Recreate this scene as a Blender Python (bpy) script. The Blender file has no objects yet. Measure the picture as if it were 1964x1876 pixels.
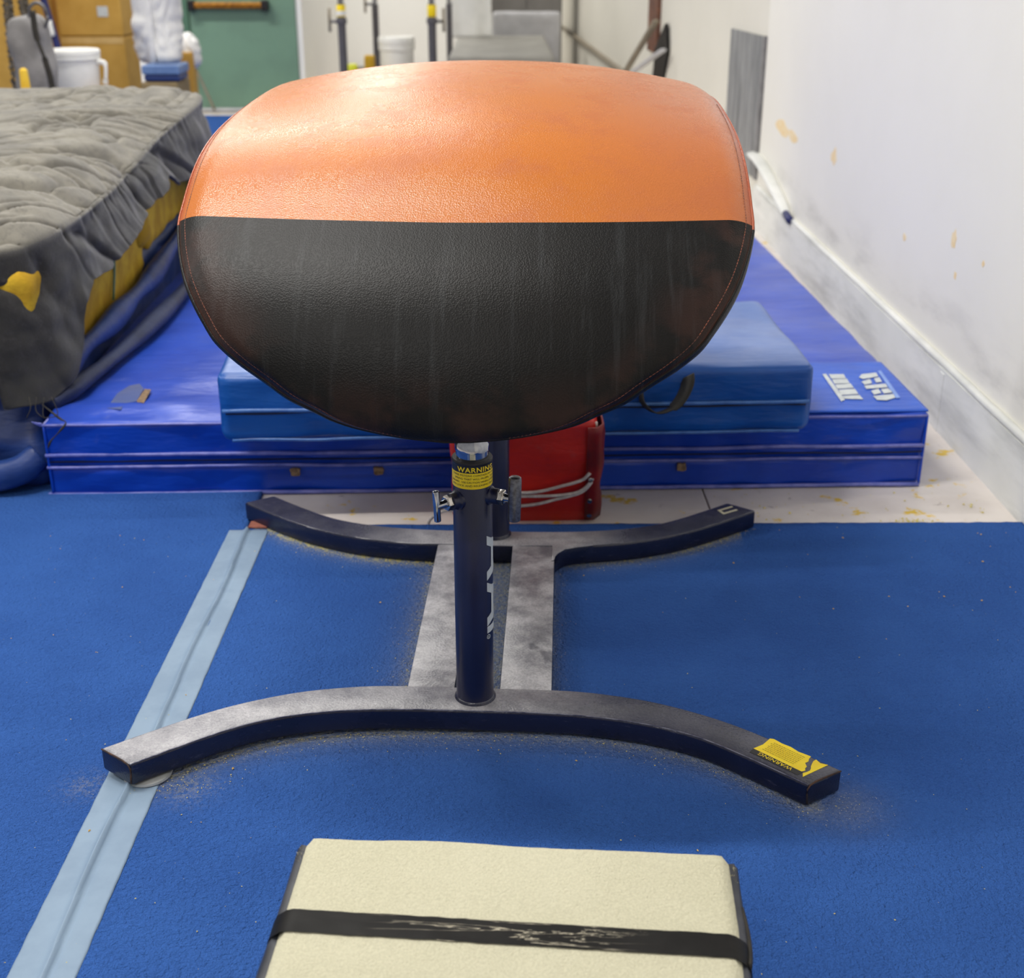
import bpy, bmesh, math, random
from mathutils import Vector, Matrix, noise
random.seed(7)
S = bpy.context.scene
COL = S.collection
PI = math.pi
R = math.radians

# ------------------------------------------------------------------ camera
CAM_H, PITCH, YAW, FPX = 1.39, R(23.1), R(0.56), 2450.0
cd = bpy.data.cameras.new('camera')
cd.sensor_fit = 'HORIZONTAL'; cd.sensor_width = 36.0
cd.lens = FPX / 1964 * 36.0
cd.dof.use_dof = True; cd.dof.focus_distance = 2.2; cd.dof.aperture_fstop = 4.5
cam = bpy.data.objects.new('camera', cd); COL.objects.link(cam)
cam.location = (0, 0, CAM_H)
cam.rotation_euler = (PI/2 - PITCH, 0, -YAW)
S.camera = cam

# ------------------------------------------------------------------ world and lights
w = bpy.data.worlds.new('world'); S.world = w; w.use_nodes = True
bg = w.node_tree.nodes['Background']
bg.inputs[0].default_value = (1.0, 0.985, 0.965, 1); bg.inputs[1].default_value = 0.40

def area(name, loc, sx, sy, power, col=(1.0, 0.97, 0.92)):
    l = bpy.data.lights.new(name, 'AREA'); l.shape = 'RECTANGLE'
    l.size = sx; l.size_y = sy; l.energy = power; l.color = col
    o = bpy.data.objects.new(name, l); COL.objects.link(o)
    o.location = loc
    return o
# rows of ceiling tubes running across the hall, then two added fill lights
area('ceiling_or_fill_lamp', (-1.35, -0.6, 3.9), 1.9, 0.13, 48)
area('ceiling_or_fill_lamp', (-1.35, 2.4, 3.9), 1.9, 0.13, 104)
area('ceiling_or_fill_lamp', (-1.35, 4.2, 3.9), 1.9, 0.13, 24)
area('ceiling_or_fill_lamp', (-1.35, 6.4, 3.9), 1.9, 0.13, 84)
area('ceiling_or_fill_lamp', (-3.9, 10.0, 3.9), 2.6, 0.13, 160)
area('ceiling_or_fill_lamp', (-1.55, 13.8, 3.9), 0.8, 1.6, 105)  # wide fill light added to brighten the back wall
area('ceiling_or_fill_lamp', (-5.2, 2.6, 3.9), 1.9, 0.13, 95)  # fill light added at far left to brighten right wall and floor

S.view_settings.view_transform = 'Standard'
S.view_settings.look = 'None'
S.view_settings.gamma = 1.0
S.view_settings.exposure = 0.0
S.view_settings.use_curve_mapping = False
S.cycles.use_denoising = True
S.cycles.max_bounces = 6

# ------------------------------------------------------------------ helpers
def px(x, y, Y):
    """point at depth plane Y (metres ahead of the viewer) on a sight line"""
    fw = Vector((math.sin(YAW)*math.cos(PITCH), math.cos(YAW)*math.cos(PITCH), -math.sin(PITCH)))
    rt = Vector((math.cos(YAW), -math.sin(YAW), 0)); up = rt.cross(fw)
    d = fw + rt*((x-982)/FPX) - up*((y-938)/FPX)
    return Vector((0, 0, CAM_H)) + d*(Y/d.y)

def srgb(r, g, b):
    f = lambda v: (v/255/12.92) if v/255 <= .04045 else ((v/255+.055)/1.055)**2.4
    return (f(r), f(g), f(b), 1)

def smooth(a, b, x):
    t = max(0.0, min(1.0, (x-a)/(b-a))); return t*t*(3-2*t)

def interp(x, pts):
    if x <= pts[0][0]: return pts[0][1]
    for (a, va), (b, vb) in zip(pts, pts[1:]):
        if x <= b: return va + (vb-va)*(x-a)/(b-a)
    return pts[-1][1]

def nz(x, y, z=0.0): return noise.noise(Vector((x, y, z)))

class N:
    """small node-tree builder"""
    def __init__(s, name):
        s.m = bpy.data.materials.new(name); s.m.use_nodes = True
        s.t = s.m.node_tree; s.b = s.t.nodes['Principled BSDF']
        s.tc = s.t.nodes.new('ShaderNodeTexCoord')
    def n(s, typ, **k):
        nd = s.t.nodes.new(typ)
        for a, v in k.items():
            if a.startswith('i_'):
                nd.inputs[a[2:].replace('_', ' ')].default_value = v
            else: setattr(nd, a, v)
        return nd
    def l(s, a, b): s.t.links.new(a, b)
    def noise(s, scale, detail=4, rough=.55, stretch=None, dist=0.0, off=0.0):
        nd = s.n('ShaderNodeTexNoise'); nd.inputs['Scale'].default_value = scale
        nd.inputs['Detail'].default_value = detail; nd.inputs['Roughness'].default_value = rough
        nd.inputs['Distortion'].default_value = dist
        mp = s.n('ShaderNodeMapping'); s.l(s.tc.outputs['Object'], mp.inputs['Vector'])
        if stretch: mp.inputs['Scale'].default_value = stretch
        mp.inputs['Location'].default_value = (off, off*.7, off*.3)
        s.l(mp.outputs[0], nd.inputs['Vector']); return nd.outputs['Fac']
    def ramp(s, fac, a, b, inv=False):
        nd = s.n('ShaderNodeMapRange'); nd.interpolation_type = 'SMOOTHSTEP'
        nd.inputs[1].default_value = a; nd.inputs[2].default_value = b
        if inv: nd.inputs[3].default_value = 1; nd.inputs[4].default_value = 0
        s.l(fac, nd.inputs[0]); return nd.outputs[0]
    def mul(s, a, b, op='MULTIPLY'):
        nd = s.n('ShaderNodeMath', operation=op)
        for i, v in enumerate((a, b)):
            if isinstance(v, (int, float)): nd.inputs[i].default_value = v
            else: s.l(v, nd.inputs[i])
        return nd.outputs[0]
    def mix(s, fac, a, b):
        nd = s.n('ShaderNodeMix', data_type='RGBA')
        for k, v in ((0, fac), (6, a), (7, b)):
            if isinstance(v, (int, float, tuple)): nd.inputs[k].default_value = v
            else: s.l(v, nd.inputs[k])
        return nd.outputs[2]
    def xyz(s, i, src='Object'):
        nd = s.n('ShaderNodeSeparateXYZ'); s.l(s.tc.outputs[src], nd.inputs[0]); return nd.outputs[i]
    def base(s, c):
        if isinstance(c, tuple): s.b.inputs['Base Color'].default_value = c
        else: s.l(c, s.b.inputs['Base Color'])
    def set(s, rough=.5, metal=0.0, spec=.5, coat=0.0, sheen=0.0):
        if isinstance(rough, (int, float)): s.b.inputs['Roughness'].default_value = rough
        else: s.l(rough, s.b.inputs['Roughness'])
        s.b.inputs['Metallic'].default_value = metal
        s.b.inputs['Specular IOR Level'].default_value = spec
        s.b.inputs['Coat Weight'].default_value = coat
        s.b.inputs['Sheen Weight'].default_value = sheen
    def bump(s, h, strength=.3, dist=.002, prev=None):
        nd = s.n('ShaderNodeBump'); nd.inputs['Strength'].default_value = strength
        nd.inputs['Distance'].default_value = dist; s.l(h, nd.inputs['Height'])
        if prev: s.l(prev, nd.inputs['Normal'])
        s.l(nd.outputs[0], s.b.inputs['Normal']); return nd.outputs[0]

def mat(name, c1, c2=None, sc=6.0, rough=.5, metal=0.0, bump=0.0, bsc=200.0, bdist=.001, spec=.5, lo=.35, hi=.65, stretch=None, sheen=0.0, coat=0.0):
    k = N(name)
    if c2 is None: c2 = tuple(v*.86 for v in c1[:3]) + (1,)
    k.base(k.mix(k.ramp(k.noise(sc, 5, .6, stretch), lo, hi), c1, c2))
    k.set(rough, metal, spec, coat, sheen)
    if bump: k.bump(k.noise(bsc, 3, .6), bump, bdist)
    return k.m

def link(name, me, m=None, parent=None):
    o = bpy.data.objects.new(name, me); COL.objects.link(o)
    if m is not None and me is not None:
        me.materials.clear()
        for q in (m if isinstance(m, (list, tuple)) else [m]): me.materials.append(q)
    if parent is not None: o.parent = parent
    return o

def mesh(name, verts, faces, m=None, parent=None, sm=True):
    me = bpy.data.meshes.new(name); me.from_pydata([tuple(v) for v in verts], [], faces); me.update()
    if sm: me.polygons.foreach_set('use_smooth', [True]*len(me.polygons))
    return link(name, me, m, parent)

def from_bm(name, bm, m=None, parent=None, sm=False, angle=None):
    bmesh.ops.recalc_face_normals(bm, faces=bm.faces[:])
    me = bpy.data.meshes.new(name); bm.to_mesh(me); bm.free()
    if sm or angle:
        me.polygons.foreach_set('use_smooth', [True]*len(me.polygons))
        if angle: me.set_sharp_from_angle(angle=R(angle))
    return link(name, me, m, parent)

def tag(o, label=None, cat=None, group=None, kind=None):
    if label: o['label'] = label
    if cat: o['category'] = cat
    if group: o['group'] = group
    if kind: o['kind'] = kind
    return o

def thing(name, loc, label, cat, rz=0.0, group=None):
    o = bpy.data.objects.new(name, None); COL.objects.link(o)
    o.location = loc; o.rotation_euler = (0, 0, rz); o.empty_display_size = .05
    return tag(o, label, cat, group)

def rbox(name, size, r, n=(12, 12, 6), m=None, parent=None, loc=(0, 0, 0), rot=None, disp=None):
    """soft box built from a lattice with rounded edges; loc is the centre of its base"""
    sx, sy, sz = size; hx, hy, hz = sx/2, sy/2, sz/2
    vid = {}; verts = []; faces = []
    nx, ny, nzz = n
    def ss(i, cnt, h):
        t = -1 + 2*i/cnt
        return h*math.copysign(1-(1-abs(t))**1.25, t)
    def get(i, j, k):
        key = (i, j, k)
        if key in vid: return vid[key]
        p = Vector((ss(i, nx, hx), ss(j, ny, hy), ss(k, nzz, hz)))
        c = Vector((max(-hx+r, min(hx-r, p.x)), max(-hy+r, min(hy-r, p.y)), max(-hz+r, min(hz-r, p.z))))
        d = p-c
        if d.length > 1e-9:
            mx = max(abs(d.x), abs(d.y), abs(d.z)); d = d.normalized()*mx
        nn = d.normalized() if d.length > 1e-9 else Vector((0, 0, 1))
        p = c+d
        if disp: p = disp(p, nn)
        vid[key] = len(verts); verts.append(p + Vector((0, 0, hz))); return vid[key]
    for i in range(nx):
        for j in range(ny):
            faces.append((get(i, j, nzz), get(i+1, j, nzz), get(i+1, j+1, nzz), get(i, j+1, nzz)))
            faces.append((get(i, j, 0), get(i, j+1, 0), get(i+1, j+1, 0), get(i+1, j, 0)))
    for i in range(nx):
        for k in range(nzz):
            faces.append((get(i, 0, k), get(i+1, 0, k), get(i+1, 0, k+1), get(i, 0, k+1)))
            faces.append((get(i, ny, k), get(i, ny, k+1), get(i+1, ny, k+1), get(i+1, ny, k)))
    for j in range(ny):
        for k in range(nzz):
            faces.append((get(0, j, k), get(0, j, k+1), get(0, j+1, k+1), get(0, j+1, k)))
            faces.append((get(nx, j, k), get(nx, j+1, k), get(nx, j+1, k+1), get(nx, j, k+1)))
    o = mesh(name, verts, faces, m, parent)
    o.location = loc
    if rot: o.rotation_euler = rot
    return o

def box(name, lo, hi, m=None, parent=None, bev=0.0):
    bm = bmesh.new(); bmesh.ops.create_cube(bm, size=1)
    for v in bm.verts:
        v.co = Vector([lo[i] + (v.co[i]+.5)*(hi[i]-lo[i]) for i in range(3)])
    if bev: bmesh.ops.bevel(bm, geom=bm.edges[:], offset=bev, segments=2, profile=.5, affect='EDGES')
    return from_bm(name, bm, m, parent)

def lathe_bm(bm, prof, seg=32, mtx=None):
    rings = []
    for r, z in prof:
        ring = []
        for k in range(seg):
            a = 2*PI*k/seg; p = Vector((r*math.cos(a), r*math.sin(a), z))
            ring.append(bm.verts.new(mtx @ p if mtx else p))
        rings.append(ring)
    for a, b in zip(rings, rings[1:]):
        for k in range(seg):
            bm.faces.new((a[k], a[(k+1) % seg], b[(k+1) % seg], b[k]))
    if prof[0][0] > 1e-6: bm.faces.new(rings[0][::-1])
    if prof[-1][0] > 1e-6: bm.faces.new(rings[-1])
def lathe(name, prof, m=None, parent=None, seg=32, mtx=None, angle=35, loc=None):
    bm = bmesh.new(); lathe_bm(bm, prof, seg, mtx)
    o = from_bm(name, bm, m, parent, angle=angle)
    if loc is not None: o.location = loc
    return o

def catmull(pts, sub=6):
    pts = [Vector(p) for p in pts]
    q = [pts[0]*2-pts[1]] + pts + [pts[-1]*2-pts[-2]]
    out = []
    for i in range(1, len(q)-2):
        for k in range(sub):
            t = k/sub; a, b, c, d = q[i-1], q[i], q[i+1], q[i+2]
            out.append(.5*((2*b)+(c-a)*t+(2*a-5*b+4*c-d)*t*t+(3*b-a-3*c+d)*t**3))
    out.append(pts[-1]); return out

def tube_data(path, r, seg=8, flat=1.0):
    verts = []; faces = []
    up = Vector((0, 0, 1)); n = len(path)
    for i, p in enumerate(path):
        t = (path[min(i+1, n-1)]-path[max(i-1, 0)]).normalized()
        if abs(t.dot(up)) > .98: sd = t.cross(Vector((0, 1, 0))).normalized()
        else: sd = t.cross(up).normalized()
        nn = sd.cross(t).normalized()
        rr = r(i/(n-1)) if callable(r) else r
        for k in range(seg):
            a = 2*PI*k/seg
            verts.append(p + sd*(rr*math.cos(a)) + nn*(rr*flat*math.sin(a)))
    for i in range(n-1):
        for k in range(seg):
            faces.append((i*seg+k, i*seg+(k+1) % seg, (i+1)*seg+(k+1) % seg, (i+1)*seg+k))
    faces.append(tuple(range(seg))[::-1]); faces.append(tuple((n-1)*seg+k for k in range(seg)))
    return verts, faces
def tube(name, pts, r, m=None, parent=None, seg=8, sub=6, flat=1.0, raw=False):
    path = [Vector(p) for p in pts] if raw else catmull(pts, sub)
    v, f = tube_data(path, r, seg, flat)
    return mesh(name, v, f, m, parent)

def prism(name, outline, z0, z1, m=None, parent=None, bev=.004, seg=2):
    bm = bmesh.new()
    vs = [bm.verts.new((x, y, z0)) for x, y in outline]
    f = bm.faces.new(vs)
    ex = bmesh.ops.extrude_face_region(bm, geom=[f])
    for v in [g for g in ex['geom'] if isinstance(g, bmesh.types.BMVert)]: v.co.z = z1
    bmesh.ops.recalc_face_normals(bm, faces=bm.faces[:])
    if bev:
        ed = [e for e in bm.edges if len(e.link_faces) == 2 and e.calc_face_angle() > R(30)]
        bmesh.ops.bevel(bm, geom=ed, offset=bev, segments=seg, profile=.5, affect='EDGES')
    return from_bm(name, bm, m, parent, angle=30)

def text_mesh(body, size, align='LEFT', spacing=1.0, bold=0.0):
    cu = bpy.data.curves.new('txt', 'FONT'); cu.body = body; cu.size = size
    cu.align_x = align; cu.space_character = spacing; cu.offset = bold
    cu.resolution_u = 3
    o = bpy.data.objects.new('txt', cu); COL.objects.link(o)
    dg = bpy.context.evaluated_depsgraph_get()
    me = bpy.data.meshes.new_from_object(o.evaluated_get(dg))
    bpy.data.objects.remove(o); bpy.data.curves.remove(cu)
    bm = bmesh.new(); bm.from_mesh(me); bpy.data.meshes.remove(me)
    return bm

# ------------------------------------------------------------------ materials
def leather(orange):
    k = N('orange_leather' if orange else 'blackened_leather')
    big = k.ramp(k.noise(3.2, 4, .6, off=2.0), .38, .66)
    mid = k.ramp(k.noise(11, 5, .65, off=5.0), .45, .72)
    at = k.n('ShaderNodeAttribute'); at.attribute_name = 'edge'
    edge = at.outputs['Fac']
    if orange:
        c = k.mix(big, srgb(192, 110, 32), srgb(188, 108, 46))
        c = k.mix(k.mul(mid, .5), c, srgb(172, 90, 40))
        sx = k.ramp(k.xyz(0), .05, .42)
        c = k.mix(k.mul(sx, .55), c, srgb(172, 100, 70))
        hand = k.mul(k.ramp(k.noise(26, 6, .75, off=9), .60, .72), k.ramp(k.noise(4.0, 2, off=1.3), .56, .66))
        c = k.mix(k.mul(hand, .45), c, srgb(216, 156, 116))
        c = k.mix(k.ramp(edge, .95, 1.0), c, srgb(162, 78, 44))
        k.set(k.mix(mid, (.25,)*3+(1,), (.33,)*3+(1,)), 0, .42)
    else:
        c = k.mix(big, srgb(13, 12, 12), srgb(18, 16, 15))
        st = k.ramp(k.noise(30, 5, .7, stretch=(1.6, .12, .12)), .52, .72)
        c = k.mix(k.mul(st, .07), c, srgb(112, 116, 120))
        br = k.mul(k.ramp(edge, .55, .95), k.ramp(k.noise(9, 4, .6, off=4), .42, .62))
        c = k.mix(k.mul(br, .38), c, srgb(72, 46, 38))
        c = k.mix(k.mul(k.ramp(edge, .975, 1.0), .2), c, srgb(120, 62, 38))
        k.set(.42, 0, .20)
    k.base(c)
    v = k.n('ShaderNodeTexVoronoi'); v.inputs['Scale'].default_value = 350
    k.l(k.tc.outputs['Object'], v.inputs['Vector'])
    p = k.bump(v.outputs['Distance'], -.5, .0011) if False else None
    inv = k.ramp(v.outputs['Distance'], .1, .75, inv=True)
    p = k.bump(inv, .32, .0007)
    k.bump(k.noise(7, 2), .10, .006, p)
    return k.m
M_ORANGE = leather(True); M_BLACK = leather(False)

def dusty_metal(name, lo, hi, mode):
    k = N(name)
    nzm = k.n('ShaderNodeNewGeometry'); sp = k.n('ShaderNodeSeparateXYZ'); k.l(nzm.outputs['Normal'], sp.inputs[0])
    top = k.ramp(sp.outputs[2], .6, .95)
    d1 = k.ramp(k.noise(13, 6, .62, off=3), .30, .72)
    d2 = k.ramp(k.noise(240, 4, .7), .28, .70)
    d = k.mul(k.mul(d1, hi-lo), lo, 'ADD')
    d = k.mul(d, k.mul(k.mul(d2, .5), .72, 'ADD'))
    if mode == 'left': d = k.mul(d, k.mul(k.mul(k.ramp(k.xyz(0), .02, .34, inv=True), .88), .12, 'ADD'))  # paler left end: real dust plus lamp shine put into the colour
    if mode == 'centre': d = k.mul(d, k.mul(k.mul(k.ramp(k.mul(k.xyz(0), 1.0, 'ABSOLUTE'), .12, .40, inv=True), .85), .12, 'ADD'))
    if mode == 'rail':
        sm = k.ramp(k.noise(9, 3, .5, stretch=(1.2, .8, 1), off=14), .66, .70); d = k.mul(d, k.mul(k.mul(sm, -.6), 1.0, 'ADD'))
    d = k.mul(d, top)
    sc = k.mul(k.ramp(k.noise(40, 6, .75, stretch=(.5, .5, 2.2), off=8), .58, .72), .22)
    c = k.mix(k.ramp(k.noise(8, 4), .4, .6), srgb(20, 23, 48), srgb(27, 30, 56))
    c = k.mix(sc, c, srgb(120, 118, 140))
    c = k.mix(d, c, srgb(198, 196, 200))
    k.base(c); k.set(k.mix(d, (.25,)*3+(1,), (.40,)*3+(1,)), 0, .6)
    k.bump(k.noise(230, 2, .5), .5, .0014)
    return k.m
M_FOOT = dusty_metal('dusty_shiny_navy_foot', .34, .74, 'left')
M_FOOTR = dusty_metal('navy_rear_foot', .45, .85, 'centre')
M_RAIL = dusty_metal('chalked_rail', .30, .98, 'rail')
M_NAVY = mat('navy_enamel', srgb(19, 23, 54), srgb(25, 29, 62), 9, .34, 0, .35, 330, .0006, .55)
M_CHROME = mat('chrome', srgb(178, 180, 186), srgb(140, 142, 150), 25, .10, 1.0)
M_CHROMER = mat('worn_chrome', srgb(120, 120, 124), srgb(92, 90, 92), 120, .38, .8, .2, 300)
M_NUT = mat('bright_nut_steel', srgb(214, 210, 204), srgb(170, 160, 150), 120, .2, 1.0)
M_YEL = mat('warning_yellow', srgb(255, 226, 14), srgb(250, 216, 12), 30, .4)
M_BLK = mat('label_black', srgb(16, 15, 14), srgb(24, 22, 20), 30, .42)
M_WHITE = mat('white_print', srgb(206, 212, 212), srgb(190, 196, 198), 40, .5)
M_DARKSTEEL = mat('dark_steel', srgb(44, 42, 44), srgb(30, 29, 30), 30, .4, .4)
M_STITCH = mat('orange_thread', srgb(138, 74, 50), srgb(84, 48, 38), 60, .7)
M_RUST = mat('rusted_edge', srgb(86, 58, 40), srgb(44, 34, 34), 60, .75, 0, .3, 200)
M_DISC = mat('grey_rubber_disc', srgb(176, 178, 178), srgb(150, 152, 152), 12, .6)

def carpet_mat(name, c1, c2, amt=.9, dusty=False, bsc=125, bd=.013):
    k = N(name)
    f = k.ramp(k.noise(300, 4, .75), .34, .66)
    b = k.ramp(k.noise(3.0, 4, .6, off=7), .35, .68)
    c = k.mix(b, c1, c2)
    c = k.mix(k.mul(f, .36), c, tuple(min(1, v*1.4) for v in c1[:3])+(1,))
    if dusty:
        ah = k.n('ShaderNodeAttribute'); ah.attribute_name = 'haze'
        ap = k.n('ShaderNodeAttribute'); ap.attribute_name = 'crumb'
        c = k.mix(k.mul(ah.outputs['Fac'], k.mul(k.mul(k.ramp(k.noise(160, 4, .7, off=5), .35, .65), .5), .35, 'ADD')), c, srgb(152, 158, 166))
        c = k.mix(k.mul(ap.outputs['Fac'], k.ramp(k.noise(130, 4, .8, off=9), .44, .60)), c, srgb(214, 204, 128))
    k.base(c); k.set(.95, 0, .10)
    p = k.bump(k.noise(bsc, 3, .65), min(1, amt*1.1), bd)
    k.bump(k.noise(34, 3, .6, off=2), .3, .006, p)
    return k.m
M_CARPET = carpet_mat('blue_carpet', srgb(55, 96, 168), srgb(48, 86, 155), .9, True)
M_BEIGE = carpet_mat('beige_carpet', srgb(202, 198, 174), srgb(193, 189, 164), .6, False, 210, .005)

def tape_mat():
    k = N('pale_blue_tape')
    c = k.mix(k.ramp(k.noise(7, 5, .65), .35, .65), srgb(134, 155, 177), srgb(124, 145, 168))
    k.base(c); k.set(.6, 0, .3)
    k.bump(k.noise(700, 2), .12, .0005); return k.m
M_TAPE = tape_mat()

def vinyl(name, c1, c2, rough=.36, dust=None, sc=4.0, topsheen=0.0):
    k = N(name)
    c = k.mix(k.ramp(k.noise(sc, 5, .6), .36, .66), c1, c2)
    if dust:
        s = k.mul(k.ramp(k.noise(13, 6, .7, off=4), .58, .78), .35)
        c = k.mix(s, c, dust)
    if topsheen:
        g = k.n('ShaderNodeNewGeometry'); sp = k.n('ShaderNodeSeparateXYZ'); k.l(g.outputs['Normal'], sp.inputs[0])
        top_f = k.mul(k.mul(k.ramp(sp.outputs[2], .7, .98), topsheen), k.mul(k.mul(k.ramp(k.noise(2.6, 5, .6, off=8), .3, .7), .6), .6, 'ADD'))
        c = k.mix(top_f, c, srgb(156, 172, 212))  # sheen off the white wall, put into the colour of upward faces
    k.base(c); k.set(rough, 0, .45)
    p = k.bump(k.noise(480, 2), .12, .0004)
    k.bump(k.noise(9, 4, .6, stretch=(.35, 1, 1.2), off=3), .35, .02, p); return k.m
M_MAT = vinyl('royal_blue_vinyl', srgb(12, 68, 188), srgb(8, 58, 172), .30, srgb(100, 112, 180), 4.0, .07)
M_MATPATCH = vinyl('bright_blue_vinyl', srgb(30, 92, 205), srgb(34, 84, 190), .36)
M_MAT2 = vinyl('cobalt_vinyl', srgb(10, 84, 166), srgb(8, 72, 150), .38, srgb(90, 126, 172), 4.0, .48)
M_PIPE = vinyl('piping_vinyl', srgb(124, 128, 200), srgb(86, 98, 180), .38, None, 20)
M_PIPE2 = vinyl('cobalt_piping', srgb(74, 120, 186), srgb(54, 98, 166), .38, None, 20)
M_SHELL = vinyl('blue_shell_vinyl', srgb(34, 62, 124), srgb(22, 40, 88), .42, srgb(120, 140, 180))
M_ROLL = vinyl('greyed_blue_vinyl', srgb(52, 62, 96), srgb(30, 38, 66), .5)
M_RED = vinyl('red_vinyl', srgb(212, 44, 34), srgb(190, 36, 30), .38, srgb(190, 110, 108), 7)
M_GAP = mat('dark_seam_line', srgb(14, 20, 50), srgb(10, 14, 36), 8, .6)  # dark line along the mat seams
M_BLKSTRAP = mat('black_webbing', srgb(30, 28, 24), srgb(44, 40, 32), 30, .7, 0, .3, 600)
M_VELCRO = mat('tan_velcro', srgb(150, 124, 96), srgb(104, 84, 66), 90, .9, 0, .5, 400)
M_CORD = mat('white_cord', srgb(214, 206, 200), srgb(184, 176, 172), 60, .7, 0, .4, 500)
M_FOAM = mat('mustard_foam', srgb(206, 168, 38), srgb(176, 136, 22), 9, .9, 0, .5, 90, .004)
M_CRUMB = mat('yellow_foam_crumb', srgb(226, 214, 140), srgb(214, 196, 104), 40, .95)
M_DUST = mat('pale_chalk_dust', srgb(170, 176, 186), srgb(190, 190, 184), 60, .95)

def blanket_mat():
    k = N('charcoal_quilt')
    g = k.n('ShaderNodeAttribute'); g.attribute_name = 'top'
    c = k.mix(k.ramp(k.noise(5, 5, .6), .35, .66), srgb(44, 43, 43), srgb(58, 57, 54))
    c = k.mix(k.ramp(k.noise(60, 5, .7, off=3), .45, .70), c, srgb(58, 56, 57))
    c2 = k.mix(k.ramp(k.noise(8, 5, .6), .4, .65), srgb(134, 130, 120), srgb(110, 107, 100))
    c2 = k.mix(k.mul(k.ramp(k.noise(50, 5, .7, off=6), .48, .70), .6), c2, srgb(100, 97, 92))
    c = k.mix(k.ramp(g.outputs['Fac'], .35, .75), c, c2)  # lit top and shaded hanging sides put into the cloth colour
    k.base(c); k.set(.92, 0, .15, 0, .3)
    k.bump(k.noise(180, 4, .7), .5, .003); return k.m
M_QUILT = blanket_mat()

def floor_mat():
    k = N('stained_white_floor')
    c = k.mix(k.ramp(k.noise(5, 5, .6), .35, .7), srgb(228, 220, 213), srgb(216, 207, 200))
    c = k.mix(k.ramp(k.noise(9, 5, .65, off=3), .60, .67), c, srgb(226, 190, 60))
    c = k.mix(k.mul(k.ramp(k.noise(16, 4, .6, off=11), .66, .74), .5), c, srgb(120, 100, 96))
    k.base(c); k.set(.45, 0, .4); k.bump(k.noise(60, 3), .08, .001); return k.m
M_FLOOR = floor_mat()

def wall_mat(name, c1, c2, scuff):
    k = N(name)
    c = k.mix(k.ramp(k.noise(1.3, 4, .6), .3, .7), c1, c2)
    z = k.xyz(2)
    low = k.ramp(z, .18, .5, inv=True)
    s = k.mul(k.mul(low, k.ramp(k.noise(5, 5, .6, stretch=(1, .4, 1.6)), .46, .78)), scuff)
    c = k.mix(s, c, srgb(150, 148, 144))
    k.base(c); k.set(.55, 0, .3); k.bump(k.noise(50, 4), .06, .001); return k.m
M_WALL = wall_mat('white_wall_paint', srgb(238, 236, 228), srgb(234, 232, 224), .6)
M_WALLFAR = wall_mat('lamp_tinted_wall', srgb(226, 223, 212), srgb(220, 217, 206), 0)  # cream tone is a warmer lamp's tint put into the wall colour
M_WALLBACK = wall_mat('warm_white_wall', srgb(243, 243, 240), srgb(239, 239, 235), 0)
def base_mat():
    k = N('scuffed_baseboard')
    c = k.mix(k.ramp(k.noise(3, 4, .6), .3, .7), srgb(236, 237, 234), srgb(226, 228, 224))
    s = k.mul(k.ramp(k.noise(5, 5, .62, stretch=(1, .35, 2.2)), .40, .75), .45)
    c = k.mix(s, c, srgb(140, 142, 140))
    k.base(c); k.set(.5, 0, .35); k.bump(k.noise(30, 4), .15, .002); return k.m
M_BASE = base_mat()
M_PLASTER = mat('yellowed_plaster', srgb(240, 222, 184), srgb(236, 208, 156), 30, .9)
M_GALV = mat('brushed_grey_steel', srgb(160, 161, 162), srgb(112, 114, 116), 7, .5, .25, .1, 60, .001, .5, .35, .68, (6, 6, .5))
M_GREEN = mat('green_door_paint', srgb(116, 150, 128), srgb(110, 142, 122), 3, .45)
M_GREEN2 = mat('green_frame_paint', srgb(84, 122, 100), srgb(78, 114, 92), 3, .45)
M_BRASS = mat('bronze_push_bar', srgb(176, 122, 40), srgb(130, 84, 26), 30, .35, .5)
M_CARD = mat('cardboard', srgb(202, 160, 78), srgb(190, 148, 66), 6, .85)
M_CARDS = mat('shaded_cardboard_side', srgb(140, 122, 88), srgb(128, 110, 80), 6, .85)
M_PTAPE = mat('packing_tape', srgb(214, 180, 116), srgb(204, 168, 100), 12, .45)
M_PLASTIC = mat('white_plastic', srgb(240, 240, 236), srgb(232, 232, 228), 8, .4)
M_BAG = mat('white_bag_film', srgb(234, 234, 232), srgb(216, 216, 218), 9, .38)
M_TRAY = mat('navy_tray', srgb(32, 58, 120), srgb(26, 48, 104), 6, .45)
M_TRAYT = mat('pale_blue_rim', srgb(104, 134, 184), srgb(84, 116, 170), 6, .45)
M_STRAP = mat('braided_grey_strap', srgb(112, 104, 92), srgb(70, 64, 58), 90, .8, 0, .4, 200)
M_GREYPIPE = mat('grey_padding', srgb(140, 138, 138), srgb(112, 110, 110), 6, .55)
M_PINK = mat('red_print', srgb(196, 96, 100), srgb(180, 84, 88), 12, .6)
M_POSTG = mat('grey_upright_enamel', srgb(92, 90, 96), srgb(80, 78, 84), 8, .45)
M_BLUEPOLE = mat('dark_blue_pole', srgb(30, 40, 104), srgb(24, 32, 88), 8, .4)
M_SILVER = mat('silver_pad', srgb(200, 200, 204), srgb(184, 184, 188), 5, .45)
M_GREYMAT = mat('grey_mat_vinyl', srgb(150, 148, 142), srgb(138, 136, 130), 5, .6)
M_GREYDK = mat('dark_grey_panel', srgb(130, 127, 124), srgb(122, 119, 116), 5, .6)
M_BROWN = mat('brown_wood', srgb(118, 72, 48), srgb(84, 48, 34), 14, .6)
M_PIPEW = mat('sloping_pipe_paint', srgb(150, 140, 122), srgb(134, 124, 108), 9, .55)
M_LIME = mat('lime_plastic', srgb(214, 218, 40), srgb(200, 204, 30), 9, .5)
M_NAVYC = mat('navy_side_vinyl', srgb(40, 42, 50), srgb(60, 62, 70), 18, .45)
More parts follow.
